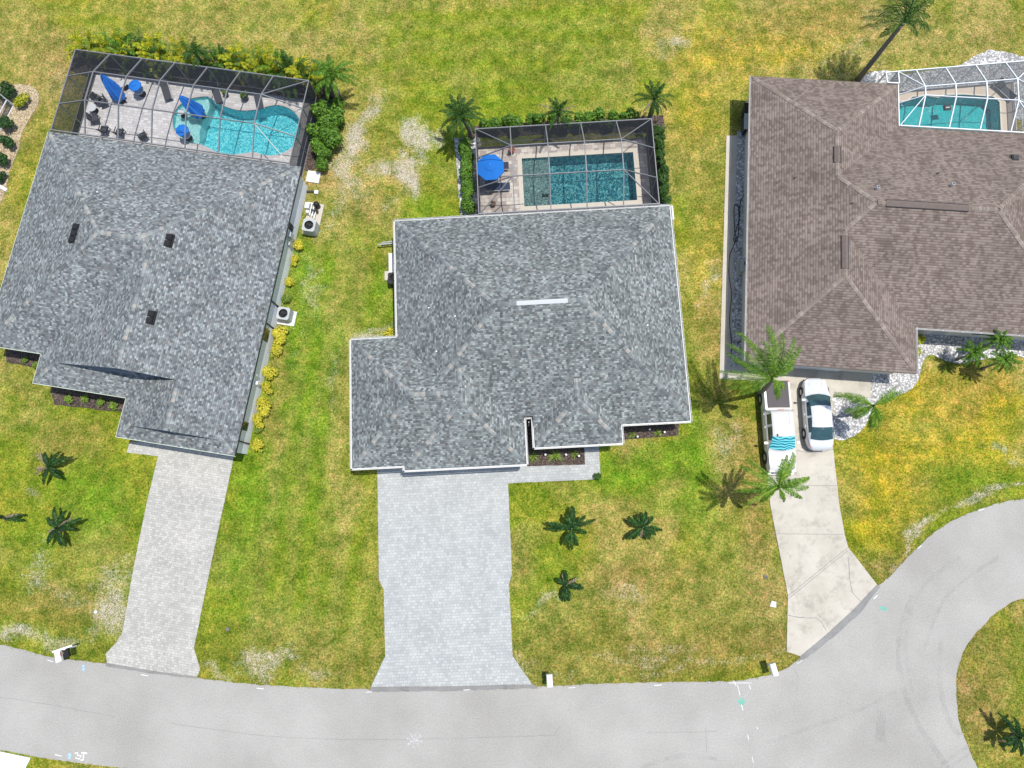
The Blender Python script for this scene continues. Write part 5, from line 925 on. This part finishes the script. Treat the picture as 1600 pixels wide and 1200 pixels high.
small('sprinkler_head', 'dark sprinkler head in the lawn left of the concrete driveway', 'sprinkler', 1196, 901, MB().lathe([(.13, 0), (.13, .05), (0, .06)], n=10), 'dark')
gl0 = None
for lab, x, y in [('white garden light left of the big spiky lime plant', 852, 711), ('white garden light right of the big spiky lime plant', 884, 711), ('white garden light at the right end of the walkway bed', 904, 713), ('white garden light in the shade of the narrow bed', 1014, 672), ('white garden light near the right end of the narrow bed', 1037, 676), ('white garden light at the lower edge of the narrow bed', 995, 683)]:
    if not gl0: gl0 = thing('garden_light', lab, 'garden light', (*G(x, y), 0), 0, 'white garden lights in the mulch beds'); MB().tube([(0, 0, 0), (0, 0, .3)], .012, 6).build('stake', M['grey'], gl0); MB().lathe([(0, .3), (.06, .31), (.08, .37), (.05, .42), (0, .43)], n=12).build('lamp_head', M['white'], gl0)
    else: dup(gl0, (*G(x, y), 0), 0, lab)

# ---------------------------------------------------------------- patio furniture
def parasol(label, px, py, z, R, yaw, n=8, grp=None, tilt=None, h=2.3):
    x, y = G(px, py, h); t_ = thing('parasol', label, 'parasol', (x, y, z), rad(yaw), grp); c = MB(); a = [2 * pi * (i + .5) / n for i in range(n)]
    vs = [(0, 0, h + R * .3)] + [(cos(q) * R * .36, sin(q) * R * .36, h + R * .2) for q in a] + [(cos(q) * R, sin(q) * R, h - .05) for q in a] + [(cos(q) * R, sin(q) * R, h - .17) for q in a]
    c.add(vs, [(0, 1 + i, 1 + (i + 1) % n) for i in range(n)] + [(1 + i, 1 + n + i, 1 + n + (i + 1) % n, 1 + (i + 1) % n) for i in range(n)] + [(1 + n + i, 1 + 2 * n + i, 1 + 2 * n + (i + 1) % n, 1 + n + (i + 1) % n) for i in range(n)]); cn = c.build('canopy', M['blue'], t_)
    v = MB(); r2 = R * .4; v.add([(0, 0, h + R * .3 + .08)] + [(cos(q) * r2, sin(q) * r2, h + R * .2 + .03) for q in a], [(0, 1 + i, 1 + (i + 1) % n) for i in range(n)]); v.build('vent_flap', M['blue'], cn)
    rb = MB(); [rb.beam((0, 0, h + R * .28), (cos(q) * R * .98, sin(q) * R * .98, h - .07), .02, .02) for q in a]; rb.build('rib', M['ltgrey'], t_)
    MB().tube([(0, 0, 0), (0, 0, h + R * .42)], .022, 8).build('pole', M['ltgrey'], t_); MB().lathe([(.28, 0), (.28, .06), (.05, .12), (0, .12)], n=16).build('base', M['dark'], t_); return t_
parasol('large open blue octagonal parasol beside the rectangular pool', 766, 261, .03, 1.06, 2.8)
def small_parasol(label, px, py, h=1.25):
    p_ = parasol(label, px, py, .03, .5, 10, grp='small blue parasols by the freeform pool', h=h); MB().lathe([(0, .55), (.38, .55), (.38, .6), (0, .6)], n=16).build('table_top', M['ltgrey'], p_)
small_parasol('small blue parasol over a side table near the back screen', 210, 133); small_parasol('small blue parasol over a side table beside the sun shelf', 284, 203)
def closed_parasol(label, b, tp, hh):
    B_ = Vector((*G(*b), .03)); T_ = Vector((*G(*tp, hh), hh)) - B_; t_ = thing('folded_parasol', label, 'parasol', B_, 0, 'folded blue parasols by the freeform pool')
    ax = T_.normalized(); s_ = ax.cross(Vector((0, 1, 0))).normalized(); u_ = ax.cross(s_); n = 16; prof = [(.14, .5), (.2, .52), (.34, .5), (.5, .46), (.66, .4), (.82, .28), (.95, .14), (1., .015)]
    vs = []; 
    for k, (f_, r_) in enumerate(prof):
        for j in range(n): a = 2 * pi * j / n; rr = r_ * (.72 + .35 * (j % 2)) * (1 + .12 * sin(3 * a + k)); vs.append(T_ * f_ + (s_ * cos(a) + u_ * sin(a)) * rr)
    MB().add(vs, [(i * n + j, i * n + (j + 1) % n, (i + 1) * n + (j + 1) % n, (i + 1) * n + j) for i in range(len(prof) - 1) for j in range(n)]).build('canopy', M['blue'], t_)
    MB().tube([(0, 0, 0), T_ * 1.02], .024, 8).build('pole', M['ltgrey'], t_); MB().lathe([(.26, 0), (.26, .06), (.05, .12), (0, .12)], n=16).build('base', M['dark'], t_)
closed_parasol('folded blue parasol near the upper left corner of the left pool deck', (192, 158), (158, 116), 2.7); closed_parasol('folded blue parasol standing at the upper edge of the sun shelf', (318, 182), (280, 150), 2.55)
def lounger(label, px, py, rz, grp, mat='navy', back=.7):
    t_ = thing('sun_lounger', label, 'sun lounger', (*G(px, py), .03), rad(rz), grp); f = MB(); [f.box((0, s_ * .3, .3), (1.9, .04, .05)) for s_ in (-1, 1)]; f.build('frame', M['ltgrey'], t_)
    MB().box((.3, 0, .33), (1.25, .58, .04)).build('seat', M[mat], t_); MB().box((-.3 - .3, 0, .33 + .22), (.72, .58, .04), 0, ('Y', .62)).build('backrest', M[mat], t_)
    for s_ in (-1, 1):
        for x in (-.75, .8): MB().box((x, s_ * .3, .14), (.05, .05, .28)).build('leg', M['ltgrey'], t_)
    return t_
lg = 'navy loungers beside the rectangular pool'
lounger('navy sun lounger below the open blue parasol', 778, 295, H2Y, lg); lounger('navy sun lounger mostly hidden under the open blue parasol', 776, 263, H2Y, lg)
lounger('grey sun lounger near the back screen of the left pool deck', 262, 144, -70, None, 'charcoal')
lounger('dark lounger on the far side of the freeform pool, right one', 406, 158, -75, 'dark loungers behind the freeform pool', 'charcoal'); lounger('dark lounger on the far side of the freeform pool, left one', 341, 149, -70, 'dark loungers behind the freeform pool', 'charcoal')
def chair(label, px, py, rz, grp='charcoal patio chairs on the left pool deck'):
    t_ = thing('patio_chair', label, 'chair', (*G(px, py), .03), rad(rz), grp); MB().box((0, 0, .42), (.55, .55, .09)).build('seat', M['charcoal'], t_); MB().box((-.27, 0, .68), (.07, .55, .5), 0, ('Y', -.2)).build('backrest', M['charcoal'], t_)
    for s_ in (-1, 1):
        MB().box((0, s_ * .29, .62), (.55, .06, .04)).build('armrest', M['charcoal'], t_)
        for x in (-.24, .24): MB().box((x, s_ * .25, .19), (.04, .04, .38)).build('leg', M['dark'], t_)
chair('charcoal chair with its back to the left screen, upper one of the pair', 158, 161, -30); chair('charcoal chair at the left screen just above the roof', 153, 190, 10); chair('charcoal chair near the roof edge, left of three', 168, 207, 80); chair('charcoal chair near the roof edge, middle of three', 192, 211, 80); chair('charcoal chair near the roof edge, right of three', 228, 217, 120); chair('charcoal chair tucked between the two left screen chairs', 166, 164, 200)
def rtable(label, px, py, r=.45, grp='round tables on the left pool deck'):
    t_ = thing('round_table', label, 'table', (*G(px, py), .03), 0, grp); MB().lathe([(0, .5), (r, .5), (r, .54), (0, .54)], n=24).build('table_top', M['ltgrey'], t_); MB().tube([(0, 0, 0), (0, 0, .5)], .04, 8).lathe([(.25, 0), (.25, .03), (0, .04)], n=16).build('base', M['dark'], t_)
rtable('small round table between the left screen chairs', 150, 174, .34); rtable('small round side table beside the upper folded parasol', 198, 137, .3); rtable('small round side table at the sun shelf edge', 288, 181, .25)
def pot(label, px, py, s_, plant='flower', grp=None, mat='terracotta'):
    t_ = thing('potted_plant', label, 'potted plant', (*G(px, py), .03), 0, grp); MB().lathe([(.13 * s_, 0), (.2 * s_, .28 * s_), (.23 * s_, .32 * s_), (.19 * s_, .32 * s_), (.18 * s_, .27 * s_), (0, .27 * s_)], n=16).build('pot', M[mat], t_); m_ = MB(); leafmass(m_, .3 * s_, .45 * s_, 160, .1, int(px)); m_.v = [(a, b_, c_ + .25 * s_) for a, b_, c_ in m_.v]; m_.build('foliage', M[plant], t_)
pot('pink flowering pot near the top left of the rectangular pool deck', 800, 238, 1.05); pot('terracotta pot near the roof on the rectangular pool deck', 771, 321, .85, 'terra_leaf' if False else 'leaf_dry')
pot('leafy potted plant left of the pair behind the freeform pool', 355, 150, 1., 'leaf_lime', 'potted plants behind the freeform pool', 'dark'); pot('leafy potted plant right of the pair behind the freeform pool', 385, 155, 1.35, 'leaf_lime', 'potted plants behind the freeform pool', 'dark')
fl = thing('pool_float', 'dark square skimmer float on the green pool', 'pool float', (*G(1479, 169, -.05), -.05), .1); MB().box((0, 0, .06), (.55, .4, .12)).build('body', M['dark'], fl); MB().box((0, -.02, .135), (.3, .08, .03)).build('handle', M['ltgrey'], fl)
lounger('patio lounger at the right end of the beige deck', 1566, 145, -50, None, 'charcoal')
sk = thing('skimmer_basket', 'small dark robot cleaner on the edge of the grey pool shelf', 'pool cleaner', (*G(852, 306, -.3), -.3), 0); MB().box((0, 0, .06), (.5, .2, .12)).build('body', M['dark'], sk)

# ---------------------------------------------------------------- vehicles
def vehicle(name, label, cat, loc, rz, S, w, paint, wins, zones, wheels, wr, extra, bows=((0, 0), (1, 0)), sx=1.):
    ks0, kb0 = [b[0] for b in bows], [b[1] for b in bows]
    "S: list of (x, belt z, roof z, roof half width factor); x grows to the rear"
    t_ = thing(name, label, cat, (*loc, .03), rad(rz)); t_.scale = (sx, 1, 1); N = 72; x0, x1 = S[0][0], S[-1][0]; xs = [x0 + (x1 - x0) * i / N for i in range(N + 1)]
    ks = [s_[0] for s_ in S]; col_ = lambda j: np.interp(xs, ks, [s_[j] for s_ in S]); zb, zr, kr, kw = col_(1), col_(2), col_(3), col_(4)
    prof = []
    for i, x in enumerate(xs):
        hw = w / 2 * kw[i]; up = zr[i] - zb[i]; tz = zr[i]
        prof.append([(hw * .86, .22), (hw * .985, .34), (hw, .58), (hw * .985, zb[i] - .1), (hw * .93, zb[i]), (hw * (.93 - .03 * min(1, up * 3)), zb[i] + .03 * min(1, up * 4) + .004), (hw * kr[i], tz - .05 * min(1, up * 4)), (hw * kr[i] * .9, tz - .008), (hw * kr[i] * .5, tz + .02), (0, tz + .03)])
    K = len(prof[0]); P_ = 2 * K - 1; full = [[(y, z) for y, z in pr] + [(-y, z) for y, z in pr[-2::-1]] for pr in prof]
    bd = MB(); bow = lambda x: float(np.interp(x, ks0, kb0)); allv = [(x + bow(x) * (max(0, 1 - (y / (w / 2)) ** 2)) * (1 if 4 < j < P_ - 5 else 0), y, z) for x, fr in zip(xs, full) for j, (y, z) in enumerate(fr)]; glass = {k: [] for k in wins}; body = []
    for i in range(N):
        xm = (xs[i] + xs[i + 1]) / 2
        for j in range(P_ - 1):
            f_ = (i * P_ + j, i * P_ + j + 1, (i + 1) * P_ + j + 1, (i + 1) * P_ + j); jj = j if j < K - 1 else P_ - 2 - j; hit = None
            for k, (a, b_, js) in wins.items():
                if a < xm < b_ and jj in js and (('left' in k and j < K - 1) or ('right' in k and j >= K - 1) or not ('left' in k or 'right' in k)): hit = k
            (glass[hit] if hit else body).append(f_)
    body.append(tuple(range(P_))); body.append(tuple(N * P_ + j for j in range(P_ - 1, -1, -1)))
    def sub(fs):
        m_ = {}; v_ = []; o_ = []
        for f_ in fs: o_.append([m_.setdefault(q, len(m_)) for q in f_])
        inv = sorted(m_, key=m_.get); return [allv[q] for q in inv], o_
    v_, f_ = sub(body); bo = MB().add(v_, f_).build('body', M[paint], t_, smooth=True)
    try:
        bo.data.set_sharp_from_angle(angle=rad(38))
    except Exception: pass
    for k, fs in glass.items():
        if fs: v_, f_ = sub(fs); MB().add(v_, f_).build('windscreen' if k == 'windscreen' else 'rear_window' if k == 'rear_window' else k if k in ('sunshade', 'bed_cover') else 'side_window', M[zones.get(k, 'carglass')], t_, smooth=True)
    for x in wheels:
        for s_ in (-1, 1):
            kk = float(np.interp(x, xs, kw)); y = s_ * (w / 2 * kk - .09); a = MB(); n = 24; R_ = wr + .07
            ya = s_ * (w / 2 * kk + .004); a.add([(x, ya, wr)] + [(x + R_ * cos(2 * pi * i / n), ya, wr + R_ * sin(2 * pi * i / n)) for i in range(n)], [(0, 1 + i, 1 + (i + 1) % n) for i in range(n)]).build('wheel_arch', M['black'], t_)
            wh = MB(); pr = [(wr * .62, -.11), (wr * .95, -.11), (wr, -.06), (wr, .06), (wr * .95, .12), (wr * .66, .12), (wr * .6, .1)]; wh.add([(x + r_ * cos(2 * pi * i / n), y + s_ * q, wr + r_ * sin(2 * pi * i / n)) for r_, q in pr for i in range(n)], [(k_ * n + i, k_ * n + (i + 1) % n, (k_ + 1) * n + (i + 1) % n, (k_ + 1) * n + i) for k_ in range(len(pr) - 1) for i in range(n)])
            wo = wh.build('wheel', M['tyre'], t_, smooth=True); rm = MB(); ro_ = y + s_ * .105; rm.add([(x, ro_ + s_ * .012, wr)] + [(x + wr * (.62 if i % 2 else .5) * cos(2 * pi * i / 20), ro_, wr + wr * (.62 if i % 2 else .5) * sin(2 * pi * i / 20)) for i in range(20)], [(0, 1 + i, 1 + (i + 1) % 20) for i in range(20)]); rm.build('rim', M['rim'], wo)
    extra(t_, lambda x: float(np.interp(x, xs, kw)) * w / 2, lambda x: float(np.interp(x, xs, zr)), lambda x: float(np.interp(x, xs, zb)))
    return t_
def mirrors(t_, x, y, z, mat):
    for s_ in (-1, 1): MB().box((x, s_ * (y + .14), z), (.14, .2, .15)).box((x, s_ * (y + .02), z - .03), (.06, .12, .05)).build('mirror', M[mat], t_)
# sedan: nose points up the photo
def ex_sedan(t_, hw, zr, zb):
    mirrors(t_, 1.55, hw(1.6) * .95, .98, 'car_white')
    for s_ in (-1, 1):
        MB().box((.32, s_ * .56, .66), (.3, .26, .1), -s_ * .7).build('headlight', M['lamp'], t_); MB().box((4.56, s_ * .66, .86), (.26, .26, .12), s_ * .6).build('tail_light', M['red'], t_)
        for x in (2.5, 3.3): MB().box((x, s_ * (hw(x) + .005), .8), (.16, .03, .03)).build('door_handle', M['ltgrey'], t_)
        for x in (1.75, 2.72, 3.5): MB().box((x, s_ * (hw(x) - .002), .6), (.012, .02, .5)).build('door_seam', M['dark'], t_)
    MB().box((-.0, 0, .42), (.06, .9, .16)).build('grille', M['dark'], t_); MB().box((4.86, 0, .66), (.03, .5, .12)).build('number_plate', M['white'], t_)
    [MB().box((x, 0, zr(x) + .024), (.022, 1.25, .012)).build('panel_seam', M['grey'], t_) for x in (1.06, 4.34)]; [MB().box((.7, y, zr(.7) + .022), (.75, .018, .012)).build('hood_crease', M['ltgrey'], t_) for y in (-.42, .42)]
    MB().box((3.55, 0, 1.345), (.1, .08, .05)).build('antenna', M['dark'], t_)
    sh_ = MB(); [sh_.box((3.95, y, 1.06), (.22, .3, .1)) for y in (-.35, .35)]; sh_.build('rear_shelf_speaker', M['ltgrey'], t_)
fx, fy = G(1272, 591, .6); bx_, by_ = G(1282, 703, .7); ang = math.degrees(atan2(by_ - fy, bx_ - fx)); 
SED = [(0, .5, .52, .86, .46), (.07, .58, .61, .86, .62), (.2, .64, .68, .87, .78), (.45, .71, .76, .88, .9), (.9, .79, .86, .88, .975), (1.2, .86, .93, .9, 1), (1.3, .9, .97, .93, 1), (1.75, .92, 1.24, .8, 1), (2.12, .92, 1.385, .74, 1), (2.6, .93, 1.43, .74, 1), (3.1, .94, 1.41, .74, 1), (3.45, .95, 1.33, .75, 1), (3.85, .95, 1.16, .8, .995), (4.2, .95, 1.03, .86, .975), (4.5, .94, 1., .86, .92), (4.7, .88, .93, .86, .82), (4.82, .76, .8, .86, .68), (4.88, .58, .6, .86, .55)]
Ls = hypot(bx_ - fx, by_ - fy); print('sedan length', Ls)
vehicle('sedan', 'white sedan parked nose in beside the pickup at the garage of the brown roofed house', 'car', (fx, fy), ang, SED, 1.86, 'car_white',
        {'windscreen': (1.34, 2.1, (6, 7, 8)), 'rear_window': (3.42, 4.16, (6, 7, 8)), 'left_a': (1.75, 2.66, (5,)), 'left_b': (2.76, 3.7, (5,)), 'right_a': (1.75, 2.66, (5,)), 'right_b': (2.76, 3.7, (5,))}, {}, (.92, 3.75), .33, ex_sedan, ((0, 0), (1.1, -.1), (1.35, -.2), (2.1, -.12), (2.6, 0), (3.2, 0), (3.5, .1), (4.15, .16), (4.5, .05)), Ls / 4.88)
# pickup: nose points down the photo
def ex_pick(t_, hw, zr, zb):
    mirrors(t_, 1.75, hw(1.7) * .98, 1.2, 'car_silver')
    for s_ in (-1, 1):
        MB().box((.1, s_ * .72, .85), (.18, .34, .2)).build('headlight', M['lamp'], t_); MB().box((5.52, s_ * .86, .9), (.1, .14, .4)).build('tail_light', M['red'], t_)
        for x in (2.75, 3.55): MB().box((x, s_ * (hw(x) + .005), .98), (.16, .03, .03)).build('door_handle', M['ltgrey'], t_)
        for x in (1.95, 2.85, 3.62, 3.78): MB().box((x, s_ * (hw(x) - .002), .75), (.015, .02, .75)).build('door_seam', M['dark'], t_)
    [MB().box((3., y, 1.835), (.95, .03, .03)).build('roof_rib', M['grey'], t_) for y in (-.42, -.21, 0, .21, .42)]; MB().box((3.72, .05, 1.78), (.05, .4, .05)).build('brake_light', M['red'], t_); MB().box((2.15, .45, 1.86), (.16, .05, .07)).build('antenna', M['black'], t_)
    MB().box((4.72, 0, 1.235), (1.66, 1.5, .03)).build('bed_cover', M['tonneau'], t_); MB().box((-.02, 0, .62), (.08, 1.2, .35)).build('grille', M['dark'], t_); MB().box((-.06, 0, .42), (.12, 1.8, .18)).build('bumper', M['ltgrey'], t_); MB().box((5.6, 0, .5), (.12, 1.8, .18)).build('bumper', M['ltgrey'], t_)
    [MB().box((.85, y, 1.135), (1., .025, .03)).build('hood_crease', M['grey'], t_) for y in (-.36, .36)]; MB().box((3.72, .0, 1.2), (.03, 1.84, .06)).build('cab_gap', M['dark'], t_)
fx, fy = G(1222, 738, .8); bx_, by_ = G(1213, 594, 1.2); ang = math.degrees(atan2(by_ - fy, bx_ - fx)); Lp = hypot(bx_ - fx, by_ - fy); print('pickup length', Lp)
PK = [(0, .72, .76, .94, .82), (.1, .9, .98, .94, .93), (.4, 1., 1.08, .94, .98), (1.3, 1.06, 1.14, .94, 1), (1.4, 1.08, 1.17, .92, 1), (1.85, 1.12, 1.52, .82, 1), (2.2, 1.12, 1.76, .76, 1), (2.6, 1.12, 1.81, .76, 1), (3.5, 1.12, 1.8, .76, 1), (3.62, 1.12, 1.74, .77, 1), (3.74, 1.12, 1.2, .93, 1), (3.85, 1.12, 1.19, .93, 1), (5.5, 1.1, 1.18, .93, 1), (5.56, .6, .65, .93, .97)]
vehicle('pickup_truck', 'pale pickup truck with a dark bed cover and a wavy teal windscreen shade', 'pickup truck', (fx, fy), ang, PK, 1.95, 'car_silver',
        {'sunshade': (1.45, 2.16, (6, 7, 8)), 'left_a': (1.95, 2.7, (5,)), 'left_b': (2.82, 3.5, (5,)), 'right_a': (1.95, 2.7, (5,)), 'right_b': (2.82, 3.5, (5,))}, {'sunshade': 'shade'}, (.95, 4.55), .38, ex_pick, ((0, 0), (1.2, -.08), (1.45, -.2), (2.2, -.1), (2.7, 0)), Lp / 5.6)
for o in bpy.data.objects:
    if o.type == 'MESH' and o.parent is None and 'label' not in o and 'kind' not in o: print('UNTAGGED', o.name)
